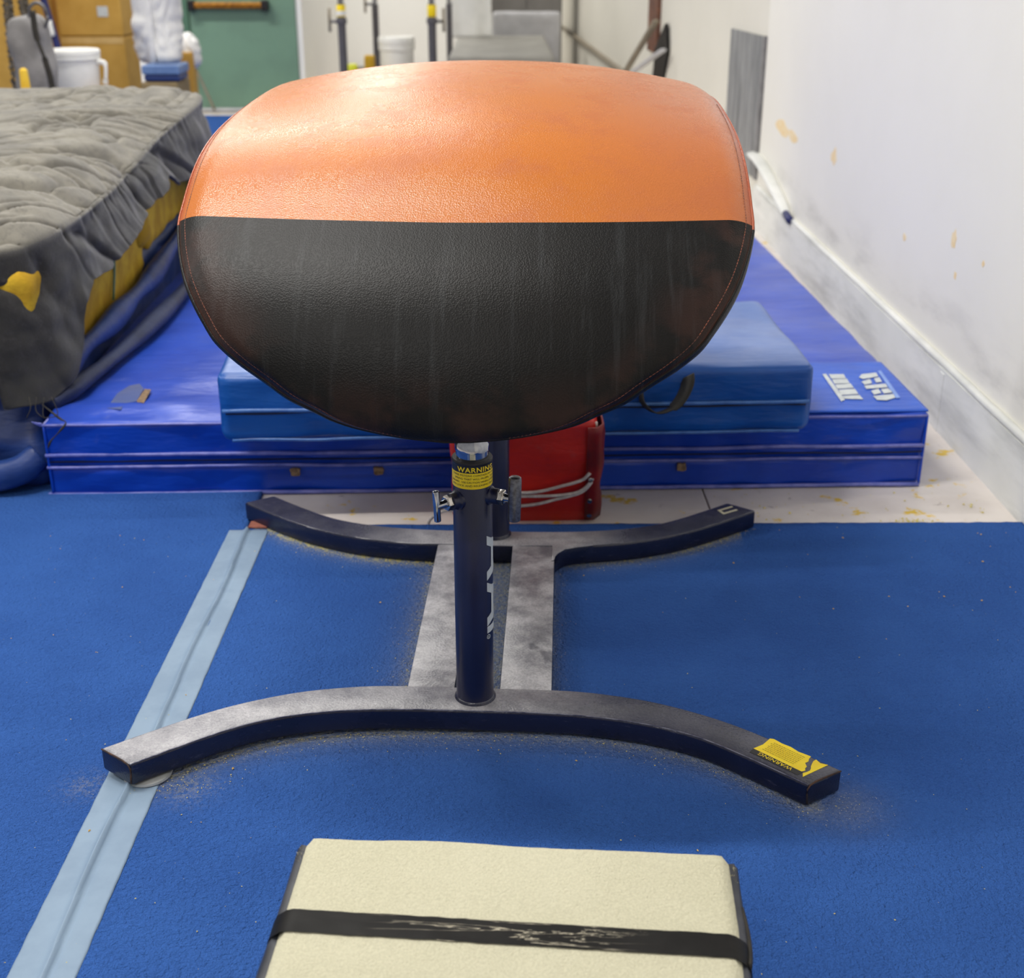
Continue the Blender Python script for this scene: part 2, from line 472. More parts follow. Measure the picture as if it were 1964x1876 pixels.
def band_mat():
    k = N('cracked_black_tape')
    c = k.mix(k.ramp(k.noise(9, 5, .6), .35, .7), srgb(17, 16, 15), srgb(30, 29, 28))
    cr = k.ramp(k.noise(15, 5, .6, stretch=(.22, 3.2, 1), dist=.6), .489, .5)
    cr2 = k.ramp(k.noise(15, 5, .6, stretch=(.22, 3.2, 1), dist=.6), .5, .511, inv=True)
    m = k.mul(k.mul(cr, cr2), k.ramp(k.mul(k.xyz(0), 1, 'ABSOLUTE'), .05, .2, inv=True))
    c = k.mix(m, c, srgb(200, 192, 170))
    k.base(c); k.set(.5, 0, .2); k.bump(k.noise(18, 4, .6, stretch=(.3, 2, 1)), .4, .003); return k.m
M_BAND = band_mat()

# ------------------------------------------------------------------ setting: floor, walls, baseboard
def struct(o): o['kind'] = 'structure'; return o
floor = struct(box('floor', (-7, -2.5, -.12), (1.6, 17, -.02), M_FLOOR))
# white painted floor sheets that show between the carpet and the mats
for x0, x1 in ((-3.10, -1.88), (-1.88, -.66), (-.66, .56), (.56, 1.36)):
    for y0, y1 in ((.2, 2.94), (2.94, 5.4)):
        box('floor_panel', (x0+.002, y0+.002, -.03), (x1-.002, y1-.002, 0.0), M_FLOOR, floor, .002)
box('floor_panel', (-7, 5.404, -.03), (1.36, 17, 0.0), M_FLOOR, floor, .002)

BX, FARX, CORN, BACK = 1.375, .72, 6.9, 15.4
wall_r = struct(box('wall_right', (BX, -2.5, 0), (BX+.15, CORN, 3.2), M_WALL))
dvec = Vector((FARX-BX, BACK-CORN, 0)); dl = dvec.length; dvec.normalize()
fa = math.atan2(dvec.y, dvec.x)
wall_f = struct(box('wall_far_right', (0, -.15, 0), (dl+.2, 0, 3.2), M_WALLFAR))
wall_f.location = (BX, CORN, 0); wall_f.rotation_euler = (0, 0, fa)
wall_b = struct(box('wall_back', (-7, BACK, 0), (1.2, BACK+.15, 3.2), M_WALLBACK))
struct(box('baseboard_back', (-2.2, BACK-.03, 0), (.7, BACK, .10), mat('grey_skirting', srgb(150, 150, 144), srgb(130, 130, 126), 8, .6)))

def far_x(px_x, off=0.0):
    """where a sight column meets the far right wall: returns point on that wall"""
    best = None
    for i in range(2000):
        Y = CORN + (BACK-CORN)*i/2000
        p = px(px_x, 100, Y); X = BX + (FARX-BX)*(Y-CORN)/(BACK-CORN)
        if p.x >= X: return Y
    return BACK
# baseboard along the near right wall: board, bead and joints
bb = struct(box('baseboard_right', (BX-.022, -2.5, 0), (BX, CORN, .195), M_BASE))
def wob(y): return .0035*nz(y*3, 4.0)
path = [Vector((BX-.010+wob(y*.08), -2.5 + y*.08, .205 + .5*wob(y*.08+9))) for y in range(0, 118)]
tube('bead', path, .013, M_BASE, bb, 8, raw=True)
box('joint_cover', (BX-.0245, 3.70, 0), (BX-.020, 3.735, .185), M_BASE, bb, .002)
# loose strip lifting off the top of the baseboard near the bend in the wall
st = tube('loose_trim_strip', [(BX-.02, CORN+.05, .36), (BX-.03, 6.75, .36), (BX-.03, 6.55, .335), (BX-.03, 6.3, .29), (BX-.028, 6.1, .245), (BX-.025, 6.0, .215)], lambda t: .040-.016*t, M_BASE, None, 10, 6, .42)
tag(st, 'loose white trim strip lying along the top of the scuffed baseboard', 'trim')
e = tube('end_cap', [(BX-.03, 6.02, .225), (BX-.025, 5.93, .208)], .018, M_BLUEPOLE, st, 8, 3); e['label'] = 'dark blue end cap'
# spots where the paint has come off the wall
def patch(parent, y, z, w, h, seed, m=M_PLASTER):
    random.seed(seed); n = 11; v = []; f = []
    for sgn, xx in ((0, BX-.0008), (1, BX+.001)):
        random.seed(seed)
        for i in range(n):
            a = 2*PI*i/n; rr = .65+.5*random.random()
            v.append((xx, y+w/2*rr*math.cos(a), z+h/2*rr*math.sin(a)))
    f.append(tuple(range(n))); f.append(tuple(range(n, 2*n))[::-1])
    for i in range(n): f.append((i, n+i, n+(i+1) % n, (i+1) % n))
    mesh('bare_plaster_patch', v, f, m, parent, False)
def wall_pt(x, y):
    a, b = px(x, y, 1.0)-Vector((0, 0, CAM_H)), Vector((0, 0, CAM_H)); return b + a*((BX)/a.x)
for i, (x, y, w_, h_) in enumerate(((1500, 246, .30, .075), (1520, 262, .22, .06), (1600, 300, .10, .07), (1735, 456, .035, .03), (1830, 460, .045, .06), (1832, 529, .022, .025), (1886, 506, .02, .022))):
    p = wall_pt(x, y); patch(wall_r, p.y, p.z, w_, h_, 20+i)

# grey steel sheet on the wall where it bends
pl = thing('steel_sheet', (BX, CORN, 0), 'grey steel sheet fixed upright to the wall where it bends', 'panel', fa)
box('sheet', (.02, .0, .24), (.72, .012, .955), M_GALV, pl, .002)
box('edge_strip', (.0, 0, .235), (.03, .018, .958), M_GREYPIPE, pl, .003)

# ------------------------------------------------------------------ carpets and tape
VA = R(-2.8); RY, RS = .700, .97     # heading of the vault, place and bow of its rear foot
FB = [(0, .030), (.10, .030), (.20, .027), (.295, .010), (.36, -.010), (.427, -.040), (.48, -.070), (.537, -.110), (.60, -.160), (.658, -.208)]
FF = [(.590, -.256), (.51, -.190), (.44, -.137), (.385, -.106), (.31, -.080), (.22, -.063), (.12, -.056), (0, -.055)]
def dust_at(x, y):
    # how much chalk and crumb has gathered on the carpet beside the steel base
    dx, dy = x+.05, y-2.10; a, b = dx*math.cos(VA)+dy*math.sin(VA), -dx*math.sin(VA)+dy*math.cos(VA)
    h = c = 0.0
    if abs(a) < .62:
        d = interp(abs(a), FF[::-1]) - b
        if d > -.03: h = max(h, .75*math.exp(-max(0, d)/.030)); c = max(c, .35*math.exp(-max(0, d)/.014)*(1 if a < 0 else .6))
        d = RY-.0125*(1-RS)-RS*interp(abs(a), FB) - b
        if d > -.03 and b > .3:
            h = max(h, .7*math.exp(-max(0, d)/.024)); c = max(c, (1.0 if a < 0 else .35+.6*smooth(.4, .6, a))*math.exp(-max(0, d)/(.014+.006*nz(a*20, 3))))
    if -.02 < b < .70:
        if -.05 < a < .06: h = max(h, .85); c = max(c, .30)
        if a < -.12: h = max(h, .75*math.exp(-max(0, -.135-a)/.030)); c = max(c, .42*math.exp(-max(0, -.135-a)/.02))
        if a > .13: h = max(h, .55*math.exp(-max(0, a-.147)/.016))
    r2 = math.hypot(a-.655, b+.25); h = max(h, .48*math.exp(-(r2/.065)**2))
    r2 = math.hypot(a+.50, b+.235); c = max(c, .22*math.exp(-(r2/.05)**2))
    r2 = math.hypot(a+.68, b+.24); c = max(c, .15*math.exp(-(r2/.04)**2))
    return h, c
def carpet(name, x0, x1, y0, y1, label):
    nx, ny = int((x1-x0)/.01), int((y1-y0)/.01)
    v = []; f = []
    for j in range(ny+1):
        for i in range(nx+1):
            x = x0+(x1-x0)*i/nx; y = y0+(y1-y0)*j/ny
            if j == ny: y += .003*nz(x*40, 2)
            v.append((x, y, .012 + .0012*nz(x*9, y*9, 1)))
    base_n = len(v)
    for j in range(ny):
        for i in range(nx):
            a = j*(nx+1)+i; f.append((a, a+1, a+nx+2, a+nx+1))
    rim = [i for i in range(nx+1)] + [(j+1)*(nx+1)-1 for j in range(1, ny+1)] + [ny*(nx+1)+i for i in range(nx-1, -1, -1)] + [j*(nx+1) for j in range(ny-1, 0, -1)]
    for r_ in rim: v.append((v[r_][0], v[r_][1], .0005))
    m_ = len(rim)
    for i in range(m_): f.append((rim[i], base_n+i, base_n+(i+1) % m_, rim[(i+1) % m_]))
    hz, cr = [], []
    for q in v:
        a, b = dust_at(q[0], q[1]); hz.append(a); cr.append(b)
    o = mesh(name, v, f, M_CARPET)
    o.data.attributes.new('haze', 'FLOAT', 'POINT').data.foreach_set('value', hz)
    o.data.attributes.new('crumb', 'FLOAT', 'POINT').data.foreach_set('value', cr)
    return tag(o, label, 'carpet')
carpet('carpet_roll', -.648, 1.352, .2, 3.0, 'blue carpet roll under the vault, ending at the white floor strip')
carpet('carpet_roll', -2.66, -.652, .2, 3.60, 'blue carpet roll left of the pale tape, reaching the mats')
tag(box('carpet_runner', (-6.5, 6.35, .001), (-.46, 11.6, .012), M_CARPET), 'blue carpet far back in front of the green door', 'carpet')
# tape over the seam, with a crease
v = []; f = []
ny, nx = 260, 30
for j in range(ny+1):
    y = .3 + (2.967-.3)*j/ny
    c = -.668 + (-.643+.668)*(y-1.43)/(2.97-1.43); hw = .0505
    crease = .012 + .012*nz(y*3.2, 7)
    amp = .0055*(.35+.9*smooth(1.2, 1.75, y)*(1-.5*smooth(1.95, 2.2, y)) + .5*smooth(2.5, 2.9, y))
    for i in range(nx+1):
        u = -1+2*i/nx; x = c+u*hw + (.0012*nz(y*30, 3) if i in (0, nx) else 0)
        dx = x-(c-.006+crease*.6)
        h = .0142 + 1.7*amp*math.exp(-(dx/.008)**2)*(1 if dx < 0 else .3) - .0030*math.exp(-((dx-.006)/.004)**2) + .0008*nz(x*20, y*20)
        if i in (0, nx): h = .0128
        v.append((x, y, h))
for j in range(ny):
    for i in range(nx):
        a = j*(nx+1)+i; f.append((a, a+1, a+nx+2, a+nx+1))
tp = mesh('tape_strip', v, f, M_TAPE); tag(tp, 'long pale blue tape strip over the carpet seam at left', 'tape')
sol = tp.modifiers.new('solid', 'SOLIDIFY'); sol.thickness = .0008; sol.offset = -1

# ------------------------------------------------------------------ vaulting table
vault = thing('vaulting_table', (-.05, 2.10, 0), 'gymnastics vaulting table with orange top and black front on navy steel base', 'vaulting table', VA)
VM = Matrix.Translation((-.05, 2.10, 0)) @ Matrix.Rotation(VA, 4, 'Z')

# pad profile from rear to tip:  y, z of the rim, half width, crown
PROF = [(.965, 1.070, .300, .046), (.955, 1.080, .345, .050), (.93, 1.088, .385, .050), (.90, 1.094, .415, .050), (.85, 1.099, .444, .049), (.78, 1.101, .464, .047), (.70, 1.101, .473, .045), (.61, 1.099, .475, .043),
        (.53, 1.0965, .475, .040), (.45, 1.092, .475, .037), (.365, 1.087, .475, .033), (.285, 1.079, .475, .028), (.23, 1.0695, .475, .024), (.182, 1.058, .475, .021), (.135, 1.0435, .475, .019), (.087, 1.024, .475, .017), (.045, .9995, .475, .0155), (.008, .965, .475, .014),
        (-.032, .9445, .467, .016), (-.07, .922, .456, .019), (-.10, .900, .4425, .022), (-.13, .875, .425, .024), (-.157, .849, .404, .025), (-.18, .82, .38, .026), (-.199, .791, .342, .026), (-.215, .76, .298, .025),
        (-.227, .738, .262, .022), (-.235, .72, .222, .018), (-.2395, .709, .194, .014), (-.242, .70, .165, .010), (-.244, .692, .132, .007), (-.2452, .686, .100, .004), (-.246, .6825, .069, .002), (-.2465, .680, .038, .001), (-.2468, .6788, .015, .0)]
def smooth_prof(P, sub):
    pts = [Vector(p) for p in P]
    q = [pts[0]*2-pts[1]] + pts + [pts[-1]*2-pts[-2]]; out = []; brk = None
    for i in range(1, len(q)-2):
        if i-1 == 17: brk = len(out)
        for k in range(sub):
            t = k/sub; a, b, c, d = q[i-1], q[i], q[i+1], q[i+2]
            out.append(.5*((2*b)+(c-a)*t+(2*a-5*b+4*c-d)*t*t+(3*b-a-3*c+d)*t**3))
    out.append(pts[-1]); return out, brk
# pre-smooth the hand-laid numbers
P4 = [list(p) for p in PROF]
for _ in range(3):
    Q = [r_[:] for r_ in P4]
    for i in range(1, len(P4)-1):
        for c in (0, 1, 3): Q[i][c] = .25*P4[i-1][c]+.5*P4[i][c]+.25*P4[i+1][c]
    P4 = Q
PR, BRK = smooth_prof([Vector(p) for p in P4], 5)
NU = 96
def tn(i):
    a, b = PR[max(i-1, 0)], PR[min(i+1, len(PR)-1)]
    t = Vector((0, b[0]-a[0], b[1]-a[1])).normalized()   # runs forward/down
    return t, Vector((0, -t.z, t.y)) if -t.z*0 + t.y > 0 else Vector((0, t.z, -t.y))
grid = []; NR_ = len(PR)
US = [math.copysign(1-(1-abs(-1+2*k/NU))**1.35, -1+2*k/NU) for k in range(NU+1)]
for i, p in enumerate(PR):
    row = []
    for u in US:
        fi = min(NR_-1.001, i + 3.2*(1-u*u)*math.exp(-((i-BRK)/14)**2)); ia = int(fi); tf = fi-ia
        p = PR[ia].lerp(PR[ia+1], tf); n = (tn(ia)[1].lerp(tn(ia+1)[1], tf)).normalized()
        cr = p[3]*(1-abs(u)**2.3)
        dr = .016*max(0.0, (abs(u)-.9)/.1)**2.2 * min(1, p[2]/.2)
        wv = .0015*nz(u*p[2]*5, p[0]*5, 3)
        row.append(Vector((u*p[2]-.0095, p[0], p[1])) + n*(cr-dr+.010*min(1, p[2]/.2)+wv*(1-abs(u)**4)))
    grid.append(row)
def pad_part(name, i0, i1, m):
    v = []; f = []; ed = []
    for i in range(i0, i1+1):
        for k, q in enumerate(grid[i]):
            v.append(q)
            # closeness to the rim
            d = (1-abs(US[k]))*PR[i][2]
            if i < BRK: d = min(d, PR[0][0]-PR[i][0]+.02)
            else: d = min(d, max(0.0, (PR[i][1]-.68))*1.2+.004)
            ed.append(max(0.0, 1-d/.30))
    W = NU+1
    for i in range(i1-i0):
        for k in range(NU):
            a = i*W+k; f.append((a, a+1, a+W+1, a+W))
    o = mesh(name, v, f, m, vault)
    at = o.data.attributes.new('edge', 'FLOAT', 'POINT'); at.data.foreach_set('value', ed)
    return o
o = pad_part('top_cover', 0, BRK, M_ORANGE); o['label'] = 'orange pebbled leather top'
o = pad_part('front_cover', BRK, len(PR)-1, M_BLACK); o['label'] = 'blackened leather front tongue'
# seams: rim loop, side band and underside
NR = len(PR)
loop = [(i, 0) for i in range(NR)] + [(NR-1-i, NU) for i in range(NR)] + [(0, k) for k in range(NU-1, 0, -1)]
v = []; f = []; sidem = []
L = len(loop)
for (i, k) in loop:
    t, n = tn(i); q = grid[i][k]
    cen = Vector((0, q.y if i > 0 else q.y-.3, q.z))
    inw = (cen-q); inw = inw - n*inw.dot(n)
    inw = inw.normalized() if inw.length > 1e-6 else -t
    if i > BRK: inw = (inw*.8 - t*.6).normalized()
    for off, dn in ((0, 0), (-.004, .010), (-.003, .028), (.006, .046), (.03, .056)):
        v.append(q + inw*off - n*dn)
for a in range(L):
    b = (a+1) % L
    for c in range(4): f.append((a*5+c, b*5+c, b*5+c+1, a*5+c+1))
sb = mesh('side_band', v, f, [M_ORANGE, M_BLACK], vault)
for pi_, pf in enumerate(sb.data.polygons):
    i, k = loop[pi_//4]
    pf.material_index = 1 if i >= BRK-1 else 0
sb.data.attributes.new('edge', 'FLOAT', 'POINT').data.foreach_set('value', [1.0 if loop[a//5][0] < BRK else .0 for a in range(L*5)])
v = []; f = []
for i in range(NR):
    t, n = tn(i)
    for u in (-1, -.5, 0, .5, 1):
        q = grid[i][0 if u < 0 else NU] if abs(u) == 1 else None
        base_ = Vector((u*max(PR[i][2]-.03, .0), PR[i][0], PR[i][1]))
        v.append(base_ - n*.052)
for i in range(NR-1):
    for k in range(4): a = i*5+k; f.append((a, a+5, a+6, a+1))
mesh('underside', v, f, M_DARKSTEEL, vault)
# piping along the rim
rim = [grid[i][0] for i in range(0, NR)] + [grid[i][NU] for i in range(NR-2, -1, -1)]
rim = rim[::2]
pv, pfc = tube_data(rim, .0024, 6)
pp = mesh('piping', pv, pfc, [M_ORANGE, M_BLACK], vault)
for pf in pp.data.polygons:
    if pf.center.y < .0: pf.material_index = 1
pp.data.attributes.new('edge', 'FLOAT', 'POINT').data.foreach_set('value', [1.0 if q.y > 0 else .3 for q in pv])
# stitches: many short threads just inside the rim
v = []; f = []
acc = 0; last = None
ks = [k for k in range(NU+1)]
def inset(i, side, d):
    wdt = max(PR[i][2], 1e-4); u = max(0.0, 1-d/wdt); 
    for k in range(NU):
        if US[k] <= u <= US[k+1]:
            t_ = (u-US[k])/(US[k+1]-US[k]); kk = k
            break
    a, b = grid[i][kk], grid[i][kk+1]; q = a.lerp(b, t_)
    if side < 0: q = Vector((-.019-q.x, q.y, q.z))
    return q
for side in (-1, 1):
    pts = [inset(i, side, .013) + tn(i)[1]*.0008 for i in range(40, NR-14)]
    res = []; d = 0
    for a, b in zip(pts, pts[1:]):
        ln = (b-a).length; s0 = 0
        while d + (ln-s0) >= .0065:
            s0 += .0065-d; d = 0; res.append((a.lerp(b, s0/ln), (b-a).normalized()))
        d += ln-s0
    for q, t in res:
        sdv = Vector((side, 0, 0)); c = len(v)
        nn = t.cross(sdv).normalized()*.0009
        for e_, h_ in ((-.0024, 0), (0, 1), (.0024, 0)):
            for ss_ in (-.0007, .0007): v.append(q + t*e_ + sdv*ss_ + nn*h_*(-side if False else 1))
        f += [(c, c+1, c+3, c+2), (c+2, c+3, c+5, c+4)]
o = mesh('stitching', v, f, M_STITCH, vault); o['kind'] = 'stuff'

# steel base: two bowed feet, two rails, two posts
def foot_outline(sx=1, sy=1, oy=0):
    right = FB + FF
    def ct(P): return [(p.x, p.y) for p in catmull([(a, b, 0) for a, b in P], 4)]
    half = ct(FB) + ct(FF)
    full = half + [(-x, y) for x, y in half[::-1]]
    out = []
    for x, y in full:
        if not out or (abs(out[-1][0]-x)+abs(out[-1][1]-y)) > 1e-5: out.append((x, y))
    if abs(out[0][0]-out[-1][0])+abs(out[0][1]-out[-1][1]) < 1e-5: out.pop()
    return [(x, oy + (sy if sy > 0 else -RS)*(y+.0125)-.0125*sy) for x, y in out]
ff = prism('front_foot', foot_outline(), .0185, .064, M_FOOT, vault, .006, 3)
rf = prism('rear_foot', foot_outline(1, -1, RY), .013, .062, M_FOOTR, vault, .006, 3)
ff.rotation_euler = (0, R(.45), 0)
for x0, x1 in ((-.135, -.042), (.045, .147)):
    prism('base_rail', [(x0, .028), (x1, .028), (x1, .690), (x0, .690)], .016, .060, M_RAIL, vault, .004)
for x, y, q_ in ((-.578, -.205, .95), (.59, -.205, .55), (-.58, .91, .8), (.60, .90, .7)):
    lathe('levelling_disc', [(.043*q_, .0145), (.046*q_, .016), (.045*q_, .020), (.014*q_, .022), (.014*q_, .026)] if y < 0 or True else [], M_DISC, vault, 28, Matrix.Translation((x, y, 0.0)))
prism('weld_gusset', [(.140, .59), (.1468, .598), (.149, .616), (.156, .634), (.172, .655), (.20, .668), (.24, .6795), (.24, .70), (.140, .70)], .0160, .0622, M_FOOTR, vault, .003)
# worn corners on the ends of the front foot
for sx in (-1, 1):
    o = tube('worn_edge', [(sx*.655, -.2095, .0625), (sx*.594, -.2535, .0625), (sx*.592, -.254, .024)] , .0017, M_RUST, ff, 6, 4)
    o['label'] = 'rusty worn end edge'
# posts
sleeve_prof = [(.0355, .058), (.0355, .555), (.0345, .557), (.031, .557), (.031, .50)]
fp = lathe('front_post', sleeve_prof, M_NAVY, vault, 48)
rp = lathe('rear_post', sleeve_prof, M_NAVY, vault, 48, loc=(0, .735, 0))
for par, y in ((fp, 0), (rp, 0)):
    lathe('weld_ring', [(.0355, .062), (.040, .0625), (.0395, .065), (.0355, .069)], M_RAIL, par, 40)
    lathe('lip_ring', [(.0362, .551), (.0368, .553), (.0368, .556), (.0355, .5585), (.031, .5585)], M_DARKSTEEL, par, 40)
lathe('front_piston', [(.029, .48), (.029, .571), (.0305, .572), (.0305, .584), (.0265, .590), (.0265, .92)], M_CHROME, vault, 48)
lathe('rear_piston', [(.029, .48), (.029, .571), (.0305, .572), (.0305, .584), (.0265, .590), (.0265, 1.03)], M_CHROME, vault, 48, loc=(0, .735, 0))
box('mounting_beam', (-.05, -.08, .905), (.05, .06, .925), M_DARKSTEEL, vault, .004)
box('mounting_beam', (-.05, .62, 1.02), (.05, .82, 1.04), M_DARKSTEEL, vault, .004)

# things printed or stuck on the front post
def on_cyl(p, r): a = p.x/r; return Vector((r*math.sin(a), -r*math.cos(a), p.y))
def band(name, a0, a1, z0, z1, r, m, parent):
    v = []; f = []; n = 40
    for j, z in enumerate((z0, z1)):
        for i in range(n+1):
            a = a0+(a1-a0)*i/n; v.append((r*math.sin(a), -r*math.cos(a), z))
    for i in range(n): f.append((i, i+1, n+2+i, n+1+i))
    return mesh(name, v, f, m, parent)
o = band('warning_label', R(-105), R(140), .5085, .5385, .0359, M_YEL, fp); o['label'] = 'yellow warning text label'
o = band('warning_header', R(-105), R(140), .5385, .5515, .0359, M_BLK, fp); o['label'] = 'black header strip of the warning label'
def wrap_text(name, body, size, a_start, z, r, m, parent, sp=1.0, wid=None, bold=0.0):
    bm = text_mesh(body, size, 'LEFT', sp, bold)
    xs = [q.co.x for q in bm.verts]; k = wid/(max(xs)-min(xs)) if wid else 1.0
    x0 = min(xs)
    bmesh.ops.triangulate(bm, faces=bm.faces[:])
    for q in bm.verts:
        p = on_cyl(Vector(((q.co.x-x0)*k + a_start*r, q.co.y+z, 0)), r); q.co = p
    return from_bm(name, bm, m, parent)
RL = .0362
wrap_text('warning_word', 'WARNING', .0128, R(-42), .5405, RL, M_YEL, fp, 1.1, RL*R(118), .0003)
for i, (s_, a0, a1) in enumerate((('THESE PISTONS CONTAIN AN AIR', -61, 82), ('SPRING THAT WILL PROPEL THEM', -53, 84), ('UPWARD.  USE CAUTION WHEN LOCKING', -70, 92), ('SPIN LOCK AND RELEASING SNAP', -66, 80))):
    wrap_text('warning_line', s_, .0050, R(a0), .5325-i*.0064, RL, M_BLK, fp, 1.0, RL*R(a1-a0))
# white lettering running down the right of the post: A A I with a registered mark
def logo_poly(name, polys, parent):
    bm = bmesh.new()
    for poly in polys:
        # strips subdivided along the arc
        (z0a, z0b, s0), (z1a, z1b, s1) = poly
        n = 8; prev = None
        for i in range(n+1):
            t = i/n; s_ = s0+(s1-s0)*t; za = z0a+(z1a-z0a)*t; zb = z0b+(z1b-z0b)*t
            a = s_/RL
            q = [bm.verts.new((RL*math.sin(a), -RL*math.cos(a), z)) for z in (za, zb)]
            if prev: bm.faces.new((prev[0], prev[1], q[1], q[0]))
            prev = q
    return from_bm(name, bm, M_WHITE, parent)
s0 = RL*R(46); s1 = RL*R(66); s2 = RL*R(84); s3 = RL*R(150)
def letter_a(zt, zb):
    h = zt-zb
    # two feet, a crossbar and two legs running round the post
    return [((zt, zt-.20*h, s0), (zt-.085*h, zt-.285*h, s1)), ((zb+.20*h, zb, s0), (zb+.285*h, zb+.085*h, s1)),
            ((zt-.085*h, zb+.085*h, s1), (zt-.12*h, zb+.12*h, s2)),
            ((zt-.12*h, zt-.32*h, s2), (zt-.40*h, zt-.52*h, s3)), ((zb+.32*h, zb+.12*h, s2), (zb+.52*h, zb+.40*h, s3))]
o = logo_poly('white_lettering', letter_a(.414, .324) + letter_a(.320, .229) + [((.228, .214, s0), (.235, .221, s3))], fp)
o['label'] = 'white letters AAI running down the post'
ring = [on_cyl(Vector((s0+.0035+.0042*math.cos(2*PI*k/18), .2065+.0042*math.sin(2*PI*k/18), 0)), RL) for k in range(19)]
tube('registered_mark', ring, .0005, M_WHITE, fp, 5, raw=True)
bm = text_mesh('R', .0075)
for q in bm.verts:
    q.co = on_cyl(Vector((s0+.0060-q.co.y, .2085-.0045+q.co.x, 0)), RL)
from_bm('registered_letter', bm, M_WHITE, fp)

# spin locks on the front post: boss, nut, stub and T bar
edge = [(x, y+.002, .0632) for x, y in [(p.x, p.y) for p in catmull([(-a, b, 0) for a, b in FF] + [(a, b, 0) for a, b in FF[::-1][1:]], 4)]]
tube('edge_highlight', edge, .0011, mat('edge_highlight_paint', srgb(128, 128, 142), srgb(56, 58, 84), 40, .6), ff, 6, raw=True)  # bevel highlight along the foot's top edge, drawn as a pale line
def axis_m(ang, z):
    d = Vector((math.cos(ang), math.sin(ang), 0))
    m3 = Matrix((Vector((-d.y, d.x, 0)), Vector((0, 0, 1)), d)).transposed()
    return Matrix.Translation((0, 0, z)) @ m3.to_4x4(), d
def lock(name, ang, z, boss, nut, stub, bar_r, bar_len, tilt, mb, worn):
    M4, d = axis_m(ang, z)
    lathe('lock_boss', [(boss*1.22, .030), (boss*1.22, .036), (boss*1.05, .039), (boss, .041), (boss, .050), (boss*.92, .0505)], M_NAVY, fp, 32, M4)
    lathe('lock_nut', [(nut, .0505), (nut*1.04, .052), (nut*1.04, .060), (nut*.9, .0615)], M_NUT, fp, 6, M4, 20)
    lathe('lock_stub', [(stub*1.25, .0615), (stub, .064), (stub, .082)], M_CHROME, fp, 20, M4)
    T = M4 @ Matrix.Translation((0, 0, .080)) @ Matrix.Rotation(R(tilt), 4, 'Z') @ Matrix.Rotation(R(-90), 4, 'X')
    b = bar_len/2
    o = lathe(name, [(bar_r*.7, -b), (bar_r*.92, -b+bar_r*.15), (bar_r, -b+bar_r*.5), (bar_r, b-bar_r*.5), (bar_r*.92, b-bar_r*.15), (bar_r*.7, b)], mb, fp, 28, T)
    o['label'] = worn
lock('lock_handle', R(222), .483, .0155, .0135, .007, .0062, .058, 4, M_CHROME, 'small bright chrome T handle')
lock('lock_handle', R(-18), .487, .0145, .0135, .007, .0118, .084, -4, M_CHROMER, 'larger worn grey T handle')
M4, d = axis_m(R(-14), .487)
for par in (rp,):
    lathe('lock_boss', [(.017, .030), (.0165, .040), (.0145, .052)], M_NAVY, par, 24, axis_m(R(185), .487)[0])

# stickers on the feet
def sticker(name, corners, z, m, parent, sub=1):
    bm = bmesh.new(); vs = [bm.verts.new((x, y, z)) for x, y in corners]; bm.faces.new(vs)
    ex = bmesh.ops.extrude_face_region(bm, geom=bm.faces[:])
    for q in [g for g in ex['geom'] if isinstance(g, bmesh.types.BMVert)]: q.co.z = z+.0005
    return from_bm(name, bm, m, parent)
VI = VM.inverted()
def loc_at(x, y, Z):
    a = px(x, y, 1.0)-Vector((0, 0, CAM_H)); p = Vector((0, 0, CAM_H)) + a*((Z-CAM_H)/a.z); q = VI @ p; return Vector((q.x, q.y))
A_ = loc_at(1436, 1439, .0625); B_ = loc_at(1479, 1413, .0625); C_ = loc_at(1589, 1464, .0625); D_ = loc_at(1543, 1490, .0625)
def bil(u, w_): return (A_.lerp(D_, u)).lerp(B_.lerp(C_, u), w_)   # u along the foot, w from front to back
zs = .0640
jag = [(.70, 1.0), (.72, .86), (.76, .74), (.75, .62), (.83, .50), (.84, .40), (.88, .32), (.86, .2), (.90, 0)]
yel1 = [(0, .20), (.03, .55), (0, .94), (.05, 1.0), (.2, .97), (.35, 1.0), (.5, .95), (.62, .98)] + jag[:-1] + [(.885, .20)]
yel2 = [(.96, .02), (.90, .16), (.92, .30), (.925, .40), (.90, .50), (.86, .60), (.83, .72), (.80, .85), (.80, .97), (.90, .90), (1.0, .98)]
sticker('foot_sticker', [tuple(bil(u, w_)) for u, w_ in yel1], zs, M_YEL, ff)['label'] = 'torn yellow warning sticker'
sticker('foot_sticker', [tuple(bil(u, w_)) for u, w_ in yel2 if not (u == 1.0 and False)], zs, M_YEL, ff)
sticker('sticker_header', [tuple(bil(u, w_)) for u, w_ in ((.02, -.02), (.885, -.02), (.885, .20), (0, .20))], zs, M_BLK, ff)
bm = text_mesh('WARNING', 1.0)
xs = [q.co.x for q in bm.verts]; x0, x1 = min(xs), max(xs)
for q in bm.verts:
    u = .74 - (q.co.x-x0)/(x1-x0)*.60; w_ = .165 - q.co.y*.20
    p = bil(u, w_); q.co = Vector((p.x, p.y, zs+.0008))
from_bm('sticker_word', bm, M_YEL, ff)
M_YDIM = mat('dim_yellow_print', srgb(196, 168, 16), srgb(180, 150, 16), 30, .5)
random.seed(3)
for r_ in range(7):
    # print too small to read: rows of broken dashes
    bm = bmesh.new(); u = .66
    while u > .12:
        ln = random.uniform(.012, .045); w0 = .33 + r_*.08
        q4 = [bil(u, w0), bil(u-ln, w0), bil(u-ln, w0+.035), bil(u, w0+.035)]
        bm.faces.new([bm.verts.new((p.x, p.y, zs+.0008)) for p in q4]); u -= ln + .010
    from_bm('small_print', bm, M_YDIM, ff)['kind'] = 'stuff'
